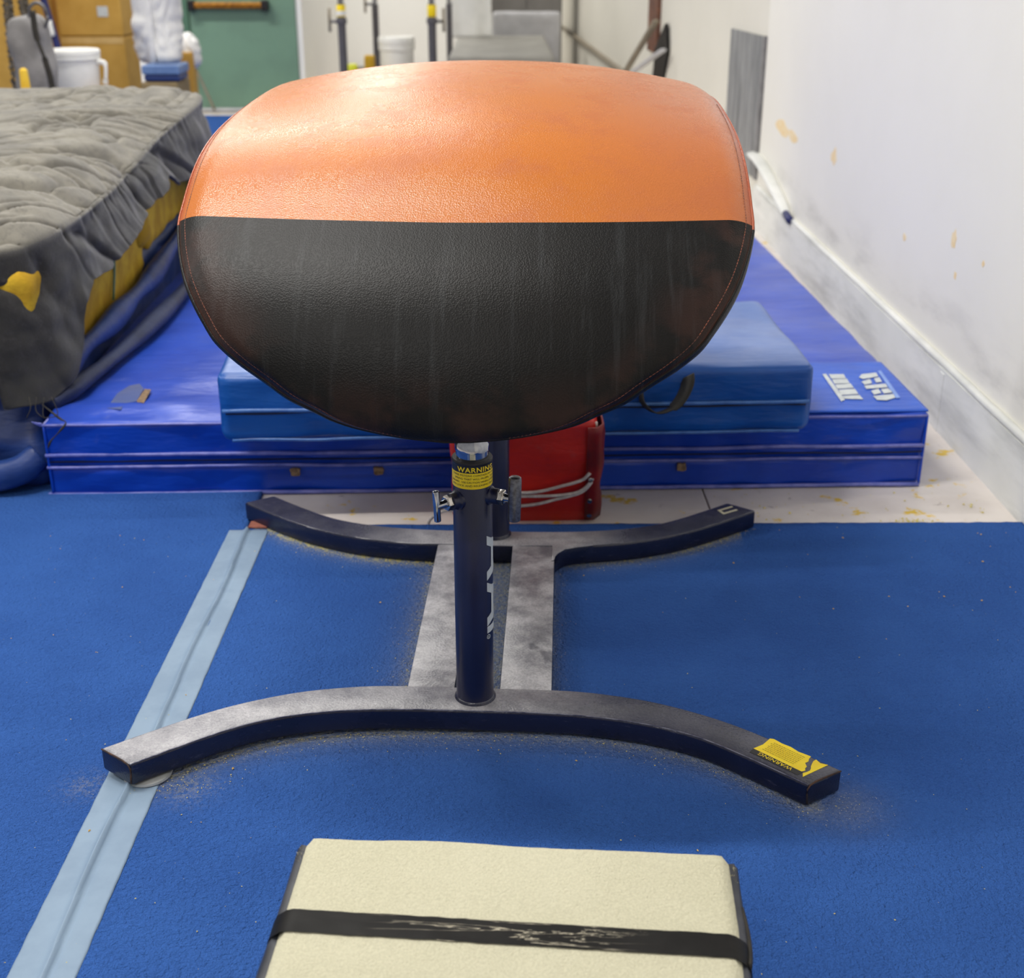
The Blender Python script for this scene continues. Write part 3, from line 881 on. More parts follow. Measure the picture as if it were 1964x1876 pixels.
# pale open-box mark on the right end of the rear foot
O_ = Vector((.572, .872)); ax = Vector((.040, .028)); ay = Vector((-.013, .026))
M_CREAM = mat('cream_print', srgb(214, 208, 180), srgb(200, 194, 168), 40, .6)
bm = bmesh.new()
for (u0, w0, u1, w1) in ((0, 0, 1, .26), (0, .74, 1, 1), (0, .26, .16, .74)):
    q = [O_+ax*u+ay*w_ for u, w_ in ((u0, w0), (u1, w0), (u1, w1), (u0, w1))]
    bm.faces.new([bm.verts.new((p.x, p.y, .0625)) for p in q])
from_bm('foot_mark', bm, M_CREAM, rf)['label'] = 'cream C shaped mark'

# ------------------------------------------------------------------ springboard in the foreground
BA = R(-4.4)
sbd = thing('springboard', (.0185, 1.423, 0), 'beige carpet topped springboard with a black tape band in the foreground', 'springboard', BA)
def board_z(d): return .2455 - .030*d - .062*d*d
v = []; f = []
nx, ny = 60, 130; Lb = 1.18
for j in range(-8, ny+1):
    if j < 0:   # roll over the far edge
        a = -j/8*R(115); d = -.012*math.sin(a); dz = -.014*(1-math.cos(a))
    else: d = Lb*j/ny; dz = 0
    for i in range(nx+1):
        u = -1+2*i/nx
        hw = .292 + .004*nz(d*4, 1.0 if u > 0 else 9.0)
        e_ = max(0.0, (abs(u)-.955)/.045)
        x = u*hw
        z = board_z(max(d, 0)) + dz - .012*e_**2 + .0015*nz(x*6, d*6, 5) + .0006*nz(x*90, d*90)
        yy = -d + .006*nz(x*5, 8.0)*(1-smooth(0, .3, d)) - .004*e_**2*(1-smooth(0, .05, d))
        v.append((x, yy, z))
W = nx+1
for j in range(ny+8):
    for i in range(nx):
        a = j*W+i; f.append((a, a+W, a+W+1, a+1))
o = mesh('carpet_cover', v, f, M_BEIGE, sbd); o['label'] = 'beige carpet cover'
# side bindings
for sx in (-1, 1):
    v = []; f = []
    for j in range(61):
        d = Lb*j/60 - .001
        z = board_z(d)
        bul = .006*nz(d*6, 3+sx)
        for xo, zo in ((.290, -.012), (.299, -.011), (.305+bul, -.020), (.308+bul, -.036), (.302, -.052), (.286, -.056)):
            v.append((sx*xo, -d, z+zo))
    for j in range(60):
        for k in range(5): a = j*6+k; f.append((a, a+1, a+7, a+6))
    mesh('side_binding', v, f, M_NAVYC, sbd)
    # pale frayed carpet tuft at the far corner
    v = []; f = []
    random.seed(5+sx)
    for q in range(60):
        c = Vector((sx*(.292+.006*random.random()), -.004-.03*random.random(), .232-.012*random.random()))
        dv = Vector((sx*random.random(), random.random()-.5, random.random()*.8)).normalized()*.007
        sd = Vector((random.random()-.5, random.random()-.5, random.random()-.5)).normalized()*.0012
        b = len(v); v += [c-sd, c+sd, c+dv]; f.append((b, b+1, b+2))
    o = mesh('frayed_edge', v, f, M_BEIGE, sbd, False); o['kind'] = 'stuff'
# boards and springs under the cover
v = []; f = []
for j in range(31):
    d = Lb*j/30
    for x, zo in ((-.29, -.02), (.29, -.02), (.29, -.052), (-.29, -.052)): v.append((x, -d, board_z(d)+zo))
for j in range(30):
    for k in range(4): a = j*4+k; b = j*4+(k+1) % 4; f.append((a, b, b+4, a+4))
f += [(0, 3, 2, 1), (120, 121, 122, 123)]
mesh('upper_board', v, f, M_BROWN, sbd, False)
box('lower_board', (-.28, -1.18, .0125), (.28, -.03, .034), M_BROWN, sbd, .004)
for sx in (-.18, 0, .18):
    pts = [Vector((sx+.03*math.cos(t*.5), -.16+.03*math.sin(t*.5), .034+t*(.158/63))) for t in range(64)]
    tube('coil_spring', pts, .005, M_CHROMER, sbd, 6, raw=True)
# tape band across the cover
v = []; f = []
y_at = lambda u: -.159 - .0045*u
for j in range(9):
    for i in range(nx+13):
        u = -1.10+2.20*i/(nx+12)
        uu = max(-1, min(1, u)); x = uu*.294
        d = -y_at(uu) + (-.0195+.039*j/8) + (.0012*nz(u*14, 3) if j in (0, 8) else 0)
        e_ = max(0.0, (abs(uu)-.955)/.045)
        z = board_z(d) + .0022 - .010*e_**2 + .0015*nz(x*6, d*6, 5) + .0006*nz(x*30, d*60)
        if abs(u) > 1: x = math.copysign(.300+.008*min(1, (abs(u)-1)/.05), u); z -= (abs(u)-1)*.36
        v.append((x, -d, z))
W = nx+13
for j in range(8):
    for i in range(nx+12):
        a = j*W+i; f.append((a, a+W, a+W+1, a+1))
o = mesh('tape_band', v, f, M_BAND, sbd); o['label'] = 'cracked black tape band'
# black side handle on the right
pts = [Vector((.303+.004*math.sin(PI*t/20), -.075-.105*t/20, .222-.012*math.sin(PI*t/20))) for t in range(21)]
tube('side_handle', pts, lambda t: .005*(.6+.4*math.sin(PI*t)), M_BLKSTRAP, sbd, 8, raw=True, flat=2.6)

# ------------------------------------------------------------------ big landing mat
def wr(sx, amp, seed, hz=.1):
    def d(p, n):
        t = amp*nz(p.x*3.0, p.y*2.2, seed) + .45*amp*nz(p.x*9, p.y*5+seed, p.z*9)
        if abs(n.y) > .5: t += .8*amp*nz(p.x*8, p.z*14, seed+4)
        return p + n*t
    return d
MA = R(1.3)
MO = Vector((-1.225, 3.215, 0))
bm_ = thing('landing_mat', MO, 'large royal blue landing mat lying on the floor behind the vault', 'mat', MA)
MW, MD, MH = 2.395, 3.0, .214
def mat_disp(p, n):
    q = wr(1, .006, 3)(p, n)
    fx = p.x-MW/2*0
    if n.z > .5:   # slack ripples near the front left of the top and sag
        q.z += .005*math.sin((p.y*26)+3*nz(p.x*3, p.y*3))*smooth(-.3, -1.0, p.x)*smooth(-.9, -1.45, p.y)
        q.z += .003*math.sin(p.y*18+4*nz(p.x*2, p.y*2, 5))*smooth(.3, 1.0, p.x)
    if n.y < -.5: q.y += .006*math.sin(p.x*21+5*nz(p.x*3, p.z*6))*.6
    if abs(n.y) > .5 and abs(p.z+.012) < .012: q.y += .006
    return q
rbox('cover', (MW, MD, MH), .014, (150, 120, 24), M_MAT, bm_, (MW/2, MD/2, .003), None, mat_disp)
def xline(name, parent, x0, x1, y, z, r, m, seed, amp=.003, sag=0.0):
    pts = [Vector((x0+(x1-x0)*t/60, y+amp*.6*nz(t*.3, seed), z + amp*nz(t*.17, seed+5) + sag*math.sin(PI*t/60))) for t in range(61)]
    return tube(name, pts, r, m, parent, 6, raw=True)
xline('seam_piping', bm_, -.004, MW-.006, -.003, MH-.005, .0035, M_PIPE, 1)
xline('seam_piping', bm_, .0, MW-.006, -.004, .123, .0055, M_PIPE, 2)
xline('seam_piping', bm_, .0, MW-.006, -.004, .088, .0045, M_PIPE, 3)
xline('zip_gap', bm_, .0, MW-.006, -.003, .104, .0022, M_GAP, 4)
xline('seam_piping', bm_, -.003, MW-.006, -.004, .008, .0060, M_PIPE, 5)
for sx, xx in ((0, .006), (1, MW-.006)):
    tube('corner_piping', [(xx, -.002, .008), (xx, -.003, .10), (xx, -.002, MH-.004)], .004, M_MAT, bm_, 6, 6)
    tube('side_piping', [(xx, 0, MH-.006), (xx, MD*.5, MH-.004), (xx, MD, MH-.006)], .005, M_PIPE, bm_, 6, 6)
# frayed corner ears
for xx in (-.012, -.016):
    tube('frayed_ear', [(0, 0, MH-.004 if xx == -.012 else .010), (xx, -.010, MH+.004 if xx == -.012 else .004), (xx*1.6, -.014, MH+.010 if xx == -.012 else .002)], lambda t: .006*(1-t*.8), M_PIPE, bm_, 6, 4)
# velcro squares on the front face
mfx = lambda x: (px(x, 900, 3.24).x-MO.x)
for x in (568, 727, 1145, 1308):
    cx = mfx(x); b = .013
    v = []; f = []
    n = 13; random.seed(int(x))
    outl = [(cx + b*(1+.25*(random.random()-.5))*math.copysign(min(1, abs(1.35*math.cos(2*PI*i/n))), math.cos(2*PI*i/n)), .068 + b*.85*(1+.25*(random.random()-.5))*math.copysign(min(1, abs(1.35*math.sin(2*PI*i/n))), math.sin(2*PI*i/n))) for i in range(n)]
    for yy in (-.009, -.001): v += [(a, yy, z) for a, z in outl]
    f = [tuple(range(n))[::-1]] + [(i, (i+1) % n, n+(i+1) % n, n+i) for i in range(n)]
    mesh('velcro_patch', v, f, M_VELCRO, bm_, False)
# brighter flap with printed badge at the front right corner
MMI = (Matrix.Translation(MO) @ Matrix.Rotation(MA, 4, 'Z')).inverted()
def on_mat(x, y, Z=MH+.004):
    a = px(x, y, 1.0)-Vector((0, 0, CAM_H)); p = Vector((0, 0, CAM_H)) + a*((Z-CAM_H)/a.z); q = MMI @ p; return Vector((q.x, q.y))
def flat_poly(name, pts, z, m, parent, th=.0015, grid_n=0):
    bm = bmesh.new(); vs = [bm.verts.new((p[0], p[1], z)) for p in pts]; bm.faces.new(vs)
    ex = bmesh.ops.extrude_face_region(bm, geom=bm.faces[:])
    for q in [g for g in ex['geom'] if isinstance(g, bmesh.types.BMVert)]: q.co.z = z+th
    return from_bm(name, bm, m, parent)
o = rbox('corner_flap', (.80, .440, .007), .003, (40, 24, 2), M_MATPATCH, bm_, (MW-.40, .226, MH+.0015), None, lambda p, n: p + Vector((0, 0, .0015*nz(p.x*5, p.y*5))))
o['label'] = 'brighter blue corner flap'
zb = MH+.0095
q = lambda *P: [tuple(on_mat(x, y)) for x, y in P]
bar1 = flat_poly('badge_bar', q((1577, 722), (1584, 721), (1620, 771), (1613, 774)), zb, M_WHITE, bm_)
w_blocks = [((1589, 722), (1618, 722), (1622, 730), (1594, 730)), ((1595, 732), (1624, 731), (1629, 739), (1600, 740)), ((1601, 742), (1631, 740), (1637, 748), (1606, 750)), ((1608, 752), (1639, 750), (1646, 760), (1613, 762)), ((1615, 764), (1648, 762), (1655, 770), (1620, 769))]
for b in w_blocks: flat_poly('badge_letter', q(*b), zb, M_WHITE, bm_)
logo = [((1647, 728), (1652, 722), (1680, 719), (1684, 726), (1672, 728), (1655, 731)), ((1652, 736), (1668, 731), (1672, 739), (1658, 742)), ((1676, 730), (1686, 728), (1691, 736), (1680, 738)),
        ((1657, 744), (1698, 740), (1702, 747), (1661, 750)), ((1670, 754), (1684, 750), (1690, 758), (1676, 761)), ((1689, 751), (1703, 749), (1712, 757), (1695, 759)), ((1674, 764), (1714, 760), (1716, 767), (1700, 772), (1682, 771))]
for b in logo: flat_poly('badge_emblem', q(*b), zb, M_WHITE, bm_)
flat_poly('badge_line', q((1683, 716), (1689, 715), (1726, 767), (1718, 768)), zb, mat('pale_blue_print', srgb(130, 160, 225), srgb(120, 150, 215), 20, .5), bm_)
# taped repair and stain on the left of the top
tg = [tuple(on_mat(*p)) for p in ((262, 773), (278, 749), (290, 750), (276, 776))]
flat_poly('tape_patch', tg, MH+.007, M_VELCRO, bm_)['label'] = 'tan tape repair patch'
M_GREYST = vinyl('greyed_vinyl_wear', srgb(66, 84, 140), srgb(84, 92, 130), .5)
tg = [tuple(on_mat(*p)) for p in ((205, 785), (225, 757), (248, 742), (268, 738), (276, 748), (262, 772), (240, 776), (232, 788))]
flat_poly('worn_patch', tg, MH+.006, M_GREYST, bm_)['label'] = 'worn grey patch'

# ------------------------------------------------------------------ smaller folded mat on top
SA = R(2.4)
sm_ = thing('folding_mat', (-.712, 3.045, MH+.006), 'smaller cobalt blue mat with black strap handle on the landing mat', 'mat', SA)
SW, SD, SH = 1.52, .62, .19
def sdisp(p, n):
    q = wr(1, .007, 8)(p, n)
    if n.z > .5: q.z += .007*math.sin(p.y*16+p.x*5)*.6
    return q
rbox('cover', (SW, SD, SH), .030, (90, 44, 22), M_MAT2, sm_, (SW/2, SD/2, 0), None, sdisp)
xline('seam_piping', sm_, .012, SW-.012, -.004, .088, .0055, M_PIPE2, 11)
xline('seam_gap', sm_, .02, SW-.02, -.003, .080, .0022, M_GAP, 12)
xline('seam_piping', sm_, .03, SW-.03, .004, .006, .0045, M_PIPE2, 13)
hx = px(1278, 740, 3.08).x+.712
hp = [(hx+.055, -.008, .162), (hx+.052, -.026, .142), (hx+.032, -.042, .108), (hx+.005, -.048, .086), (hx-.03, -.046, .078), (hx-.06, -.028, .098), (hx-.068, -.006, .13)]
path = catmull(hp, 6); v = []; f = []
for i, p in enumerate(path):
    t = (path[min(i+1, len(path)-1)]-path[max(i-1, 0)]).normalized()
    wv = Vector((.35, -.55, .2)) if i < len(path)*.45 else Vector((.1, -.9, .25)); wv = (wv-t*wv.dot(t)).normalized()*.024
    for k in (-1, 1): v.append(p+wv*k)
for i in range(len(path)-1): f.append((2*i, 2*i+1, 2*i+3, 2*i+2))
o = mesh('strap_handle', v, f, M_BLKSTRAP, sm_); o.modifiers.new('s', 'SOLIDIFY').thickness = .003

# ------------------------------------------------------------------ red rolled pad with cord
rd = thing('red_pad', (.058, 3.045, 0.0), 'red vinyl pad tied with white cord behind the rear post', 'pad', R(-1.5))
lean = R(17)
RT = Matrix.Rotation(lean, 4, 'X')
def red_disp(p, n):
    z = p.z
    q = p + n*(.004*nz(p.x*9, p.z*9, 2) + .010*math.cos(p.x/.19*1.5)*(1 if n.y < -.5 else 0))
    sq = math.exp(-((p.z-.0)/.035)**2)      # cord squeeze
    q.x *= 1-.03*sq; q.y -= 0 if n.y > 0 else -.006*sq
    q.x += .012*(abs(p.z)/.16)**2*math.copysign(1, p.x)*0
    return q
o = rbox('cover', (.370, .085, .33), .022, (36, 14, 44), M_RED, rd, (0, .05, .006), (lean, 0, 0), red_disp)
def rp_(x, y, z): return RT @ Vector((x, y, z)) + Vector((0, .05, .006))
# side flap with eyelets
v = []; f = []
for j in range(13):
    z = .02+.30*j/12
    for k, (xx, yy) in enumerate(((.160, -.056), (.184, -.056+.004*nz(z*9, 2)), (.200+.008*nz(z*12, 1), -.037), (.205+.016*nz(z*14, 4), -.005), (.19, .03))):
        v.append(rp_(xx, yy, z))
for j in range(12):
    for k in range(4): a = j*5+k; f.append((a, a+1, a+6, a+5))
o = mesh('side_flap', v, f, mat('dark_red_vinyl', srgb(130, 16, 14), srgb(104, 14, 14), 9, .45), rd); o.modifiers.new('s', 'SOLIDIFY').thickness = .004
for z in (.04, .09, .16):
    lathe('eyelet', [(.0035, 0), (.0062, .0008), (.0062, .002), (.0035, .0028)], M_NUT, rd, 14, Matrix.Translation(rp_(.172, -.062, z)) @ Matrix.Rotation(R(90), 4, 'X'))
def cord(pts): return tube('cord', [rp_(*p) for p in pts], .0045, M_CORD, rd, 8, 6)
cord([(-.172, -.02, .175), (-.165, -.06, .168), (-.08, -.066, .128), (.02, -.068, .122), (.10, -.066, .143), (.150, -.060, .158), (.17, -.056, .178)])
cord([(-.172, -.02, .14), (-.165, -.06, .132), (-.08, -.066, .112), (.02, -.068, .110), (.11, -.066, .114), (.155, -.060, .128), (.184, -.045, .168), (.19, .0, .20)])
cord([(-.172, -.02, .10), (-.16, -.062, .09), (-.08, -.068, .075), (.02, -.068, .080), (.09, -.066, .100), (.15, -.060, .118), (.180, -.05, .15)])
cord([(.184, -.03, .21), (.19, -.035, .235), (.186, -.04, .27), (.180, -.03, .32)])
cord([(-.165, -.06, .05), (-.20, -.075, .065), (-.235, -.08, .045), (-.245, -.08, .02), (-.23, -.08, .002), (-.19, -.075, -.003), (-.16, -.07, .002)])

# ------------------------------------------------------------------ foam pit bag at left under a quilt
fb = thing('foam_crash_bag', (-1.99, 4.34, 0), 'blue vinyl crash bag with yellow foam at left under the grey quilt', 'crash bag')
def shell_disp(p, n):
    q = p + n*(.016*nz(p.x*3, p.y*3, p.z*5) + .008*nz(p.x*9, p.y*9, p.z*9+4))
    if n.y < -.3: q.y -= .085*(1-smooth(-.10, .06, p.z))
    if p.z < -.08: q -= Vector((n.x, n.y, 0))*.02*math.sin((p.x+p.y)*9)
    return q
rbox('vinyl_shell', (1.50, 2.08, .42), .05, (60, 80, 26), M_SHELL, fb, (0, .03, .004), None, shell_disp)
# foam slabs showing above the collapsed rim
def fd(s): return lambda p, n: p + n*(.016*nz(p.x*6, p.y*5, s) + .006*nz(p.x*19, p.y*17, p.z*19))
rbox('foam_slab', (1.40, .98, .30), .05, (24, 30, 12), M_FOAM, fb, (.055, -.40, .30), (0, R(4), 0), fd(1))
rbox('foam_slab', (1.36, .95, .29), .06, (24, 30, 12), M_FOAM, fb, (.065, .54, .36), (0, R(-2), R(3)), fd(6))
rbox('foam_slab', (.30, .36, .20), .07, (14, 16, 12), M_FOAM, fb, (.625, .10, .42), (0, 0, R(14)), fd(9))
rbox('foam_slab', (.20, .26, .30), .04, (14, 14, 12), M_FOAM, fb, (.655, -.90, .30), None, fd(4))
tube('foam_cord', [(.755, -.30, .56), (.775, -.34, .48), (.775, -.40, .36)], .004, M_GREEN2, fb, 6, 4)
# rolled rim and sagging fold that lie against the big mat
tube('rolled_rim', [(.76, -.95, .27), (.785, -.80, .315), (.80, -.55, .325), (.80, -.25, .335), (.80, .0, .345), (.79, .4, .38), (.77, .95, .38)], lambda t: .026+.006*math.sin(t*21), M_SHELL, fb, 12, 8, 1.3)
tube('sagging_fold', [(.76, -1.02, .235), (.80, -.90, .248), (.835, -.62, .250), (.855, -.3, .252), (.86, .1, .252), (.84, .6, .252), (.80, 1.0, .25)], lambda t: .026+.005*math.sin(t*15), M_ROLL, fb, 12, 8, .9)
# curled bottom hem at the front
tube('bottom_hem', [(-.5, -1.10, .05), (.2, -1.12, .05), (.55, -1.125, .055), (.68, -1.12, .075), (.735, -1.09, .11)], lambda t: .045-.01*t, M_SHELL, fb, 12, 8, 1.1)

# quilt: a dense draped sheet
QC = Vector((-1.985, 4.34, 0)); QA, QB, QN = .775, 1.075, 7.0
NT, NF = 280, 1100
def outline_pt(a):
    c, s_ = math.cos(a), math.sin(a); r_ = (abs(c/QA)**QN + abs(s_/QB)**QN)**(-1/QN); return c*r_*(1+.085*smooth(.1, .9, s_*r_)*(c > 0)), s_*r_
den = [outline_pt(2*PI*i/20000) for i in range(20001)]
cum = [0.0]
for a, b in zip(den, den[1:]): cum.append(cum[-1]+math.hypot(b[0]-a[0], b[1]-a[1]))
OUT = []; k = 0
for i in range(NF):
    tgt = cum[-1]*i/NF
    while cum[k+1] < tgt: k += 1
    OUT.append(den[k])
def hem(x, y):   # hem height where the sheet hangs over the edge at plan position x, y
    if y < 3.30 and x < -1.235:
        return interp(x, [(-2.0, .30), (-1.336, .31), (-1.328, .33), (-1.322, .56), (-1.284, .56), (-1.278, .36), (-1.27, .26), (-1.235, .25)])
    if x > -1.45 and y < 5.2:
        return interp(y, [(3.27, .25), (3.38, .245), (3.47, .29), (3.53, .36), (3.58, .46), (3.66, .505), (3.8, .50), (4.1, .555), (4.4, .62), (4.48, .655), (4.6, .60), (4.9, .60), (5.2, .5)])
    return .45
def EDG(oy): return .115 - .085*smooth(-.4, .9, oy)
def crease(gx, gy, s, w_):
    n_ = noise.noise(Vector((gx, gy, s))); return math.exp(-(n_/w_)**2)
v = []; f = []; topv = []
for j in range(NT+1):
    t = j/NT
    for i in range(NF):
        ox, oy = OUT[i]; rho = math.hypot(ox, oy); c, s_ = ox/rho, oy/rho
        bx, by = QC.x+ox, QC.y+oy
        T1 = .64
        ztop = .765 + .055*(QC.y + oy*min(1, t/T1) - 3.3) - .03*smooth(-.5, -1.4, ox)
        if t < T1:
            r_ = 1-(1-t/T1)**1.25; k = 0
            z = ztop - EDG(oy)*(max(0, r_-.70)/.30)**2.2; rr = rho*r_
        else:
            k = (t-T1)/(1-T1); h = hem(bx, by); z0 = ztop-EDG(oy)
            z = z0 + (h-z0)*k; fl = .012*k + .035*k*k
            arc = i/NF*cum[-1]
            pl = abs(((arc*1.5 + .6*nz(arc*1.3, 3)) % 1.0)*2-1)       # sharp pleats
            fold = .014 + .034*(pl-.4) + .024*nz(arc*2.2+z*1.5, 7) + .012*nz(arc*7+z*6, z*3, 4)
            rr = rho + .010 + fl + fold*smooth(0, .5, k)*.9
        x = QC.x + c*rr; y = QC.y + s_*rr
        wx = x + .22*nz(x*1.7, y*1.7, 3); wy = y + .22*nz(x*1.7, y*1.7, 8)
        gx = (wx*.80+wy*.60); gy = (-wx*.60+wy*.80)
        edge_f = smooth(.10, .45, t)*(.25+.75*smooth(-2.7, -1.9, x))
        mask = .20+.80*smooth(5.25, 4.8, y)
        dz = -(.046*crease(gx*1.3, gy*3.2, 1.0, .030) + .032*crease(gx*1.8, gy*5.6, 4.0, .040) + .015*crease(gx*2.6, gy*8.5, 12.0, .05) + .008*crease(gx*5, gy*12, 9.0, .09))*edge_f*mask
        dz += .022*nz(gx*2.2, gy*4.4, 2) + .0022*nz(x*30, y*30, z*30)
        if y > 4.9: dz += -.020*crease(x*9, y*1.4, 6.0, .12)*smooth(-2.0, -1.6, x)*edge_f
        e0, e1 = smooth(.57, .70, t), 1-smooth(.57, .70, t)
        nx_, ny_, nz_ = c*e0, s_*e0, e1
        if t >= T1: dz = dz*(.45-.33*smooth(0, .3, k)) + (.010*nz(x*7, y*7, z*9) + .006*nz(x*16, y*16, z*18) - .022*crease((x+y)*2+z*3.2, (x-y)*1.5-z*2, 3.0, .045))*smooth(0, .25, k)
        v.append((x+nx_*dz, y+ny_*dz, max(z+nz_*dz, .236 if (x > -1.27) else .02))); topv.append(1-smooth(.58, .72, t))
for j in range(NT):
    for i in range(NF):
        b = (i+1) % NF
        f.append((j*NF+i, j*NF+b, (j+1)*NF+b, (j+1)*NF+i))
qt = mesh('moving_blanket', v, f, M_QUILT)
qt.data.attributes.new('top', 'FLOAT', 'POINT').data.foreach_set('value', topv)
qt.modifiers.new('s', 'SOLIDIFY').thickness = .006
tag(qt, 'wrinkled charcoal quilted blanket draped over the crash bag at left', 'blanket')
th = tube('loose_thread', [(-1.22, 3.23, .262), (-1.17, 3.20, .235), (-1.15, 3.19, .225), (-1.165, 3.18, .205), (-1.19, 3.175, .18), (-1.20, 3.172, .16)], lambda t: .0014+.002*math.sin(t*9)**2, M_BLKSTRAP, qt, 6, 6)
random.seed(9)
for k in range(4):
    x0 = -1.25+.02*k
    tube('loose_thread', [(x0, 3.225, .285), (x0+.02*random.random(), 3.20, .262-.006*k), (x0+.05*random.random()-.02, 3.19, .238)], .0012, M_BLKSTRAP, qt, 5, 5)

# ------------------------------------------------------------------ foam crumbs and chalk dust
def flakes(name, pts, m, label, cat, smin, smax):
    v = []; f = []
    for (x, y, z) in pts:
        s = smin+(smax-smin)*random.random()**3; a = random.random()*PI
        u = Vector((math.cos(a), math.sin(a), .3*(random.random()-.5)))*s
        w_ = Vector((-math.sin(a), math.cos(a), .5*(random.random()-.5)))*s*(.35+.5*random.random())
        c = Vector((x, y, z+s*.5)); b = len(v)
        v += [c-u, c-w_*.9, c+u*.8, c+w_, c+Vector((0, 0, s*.6))]
        f += [(b, b+1, b+4), (b+1, b+2, b+4), (b+2, b+3, b+4), (b+3, b, b+4)]
    o = mesh(name, v, f, m, None, False); tag(o, label, cat, None, 'stuff'); return o
random.seed(21)
def foot_pts(n, spread, front=True, back=False):
    P = []
    F_ = FF[::-1]
    for _ in range(n):
        x = random.uniform(-.62, .62)
        y = interp(abs(x), F_); d = random.expovariate(1/spread)
        P.append((x, y-d))
    return P
def wpt(x, y, z=.0125):
    q = VM @ Vector((x, y, 0)); return (q.x, q.y, z)
dust = []; crumbs = []
for x, y in foot_pts(1500, .018): dust.append(wpt(x, y))
for x, y in foot_pts(350, .02): crumbs.append(wpt(x, y))
for x, y in foot_pts(500, .008):
    if x < -.2: crumbs.append(wpt(x, y))
# in front of the rear foot and behind the front foot
for _ in range(1600):
    x = random.uniform(-.62, .66)
    if -.13 < x < .14 and random.random() < .5: continue
    yb = RY - RS*interp(abs(x), FB); ye = yb - random.expovariate(1/.012)
    (crumbs if (x < -.12 or random.random() < .45) else dust).append(wpt(x, ye))
# beside and between the rails
for _ in range(700):
    y = random.uniform(.03, .66); x = random.uniform(-.042, .045); dust.append(wpt(x, y))
for _ in range(260):
    y = random.uniform(.03, .66); x = random.uniform(-.042, .045); crumbs.append(wpt(x, y))
for _ in range(900):
    y = random.uniform(.03, .66); x = -.135-random.expovariate(1/.018); (crumbs if random.random() < .3 else dust).append(wpt(x, y))
for _ in range(500):
    y = random.uniform(.03, .62); x = .147+random.expovariate(1/.010); dust.append(wpt(x, y))
# by the right tip of the front foot and the left one
for _ in range(260): dust.append(wpt(random.gauss(.66, .04), random.gauss(-.24, .035)))
for _ in range(120): crumbs.append(wpt(random.gauss(-.50, .05), random.gauss(-.225, .02)))
for _ in range(40): dust.append(wpt(random.gauss(-.69, .02), random.gauss(-.24, .03)))
flakes('chalk_dust', dust, M_DUST, 'pale chalk dust lying on the carpet around the vault base', 'dust', .0005, .0015)
for _ in range(330):
    crumbs.append((random.uniform(-1.3, 1.3), random.uniform(1.25, 2.98), .0128))
flakes('foam_crumbs', crumbs, M_CRUMB, 'fine yellow foam crumbs scattered over the blue carpet', 'crumbs', .0007, .0022)
big = []
for _ in range(46): big.append((random.uniform(-1.2, 1.3), random.uniform(1.5, 2.98), .0128))
for _ in range(26): big.append((random.uniform(.1, 1.25), random.uniform(2.45, 2.99), .0128))
for x, y in foot_pts(12, .012): 
    if x < .1: big.append(wpt(x, y))
for _ in range(10): big.append(wpt(random.uniform(-.04, .04), random.uniform(.05, .6)))
flakes('foam_chips', big, mat('tan_foam_chip', srgb(222, 186, 104), srgb(200, 160, 90), 40, .95), 'larger tan foam chips dotted over the blue carpet', 'crumbs', .0016, .0042)
fl = []
for _ in range(60): fl.append((random.uniform(.55, 1.3), random.uniform(3.02, 3.22), .0005))
for _ in range(50): fl.append((random.gauss(1.08, .03), random.gauss(3.03, .006), .0005))
flakes('foam_shreds', fl, M_CRUMB, 'yellow foam shreds on the white floor strip at right', 'crumbs', .002, .007)
# brick-red wedge under the left end of the rear foot
v_ = loc_at(494, 1013, .006)
wedge = prism('foot_wedge', [(-.640, .846), (-.590, .846), (-.590, .88), (-.640, .885)], .0128, .018, mat('brick_red_block', srgb(150, 92, 76), srgb(120, 70, 60), 30, .9), vault, .003)

# ------------------------------------------------------------------ far left clutter
def cbox(name, x0, x1, Y, depth, z0, z1, label, rz=0.0, tape_z=None, group=None):
    a = px(x0, 120, Y).x; b = px(x1, 120, Y).x
    t = thing(name, ((a+b)/2, Y, z0), label, 'box', rz, group)
    w_ = (b-a)/2; h = z1-z0
    box('body', (-w_, 0, 0), (w_, depth, h), M_CARD, t, .008)
    for sx in (-1, 1):
        box('top_flap', (-w_+.004 if sx < 0 else .003, .004, h), (-.003 if sx < 0 else w_-.004, depth-.004, h+.006), M_CARD, t, .002)
    if tape_z is not None:
        box('packing_tape', (-w_*.98, -.003, tape_z-.02), (w_*.98, 0.001, tape_z+.02), M_PTAPE, t)
    return t
b1 = cbox('cardboard_box', 122, 243, 9.0, .34, .012, .82, 'lower cardboard box of the stack behind the white bucket', 0, .79)
b2 = cbox('cardboard_box', 122, 243, 9.0, .34, .83, 1.55, 'upper cardboard box of the stack, with a small white label', 0)
box('white_sticker', (.055, -.004, .12), (.125, -.001, .185), M_WHITE, b2)
b3 = cbox('cardboard_box', 88, 120, 9.35, .5, .012, 1.55, 'tall narrow cardboard box left of the stacked boxes', R(-6))
b4 = cbox('cardboard_box', -60, 78, 8.6, .5, .012, 1.5, 'brown cardboard box at the far left edge behind the hanging straps', R(3))
b5 = cbox('cardboard_box', 326, 370, 9.8, .15, .012, .66, 'small cardboard box beside the blue tray at the green door', R(4))
lowb = cbox('cardboard_box', 92, 205, 7.35, .38, .012, .58, 'low cardboard box hidden behind the quilt carrying the white bucket')

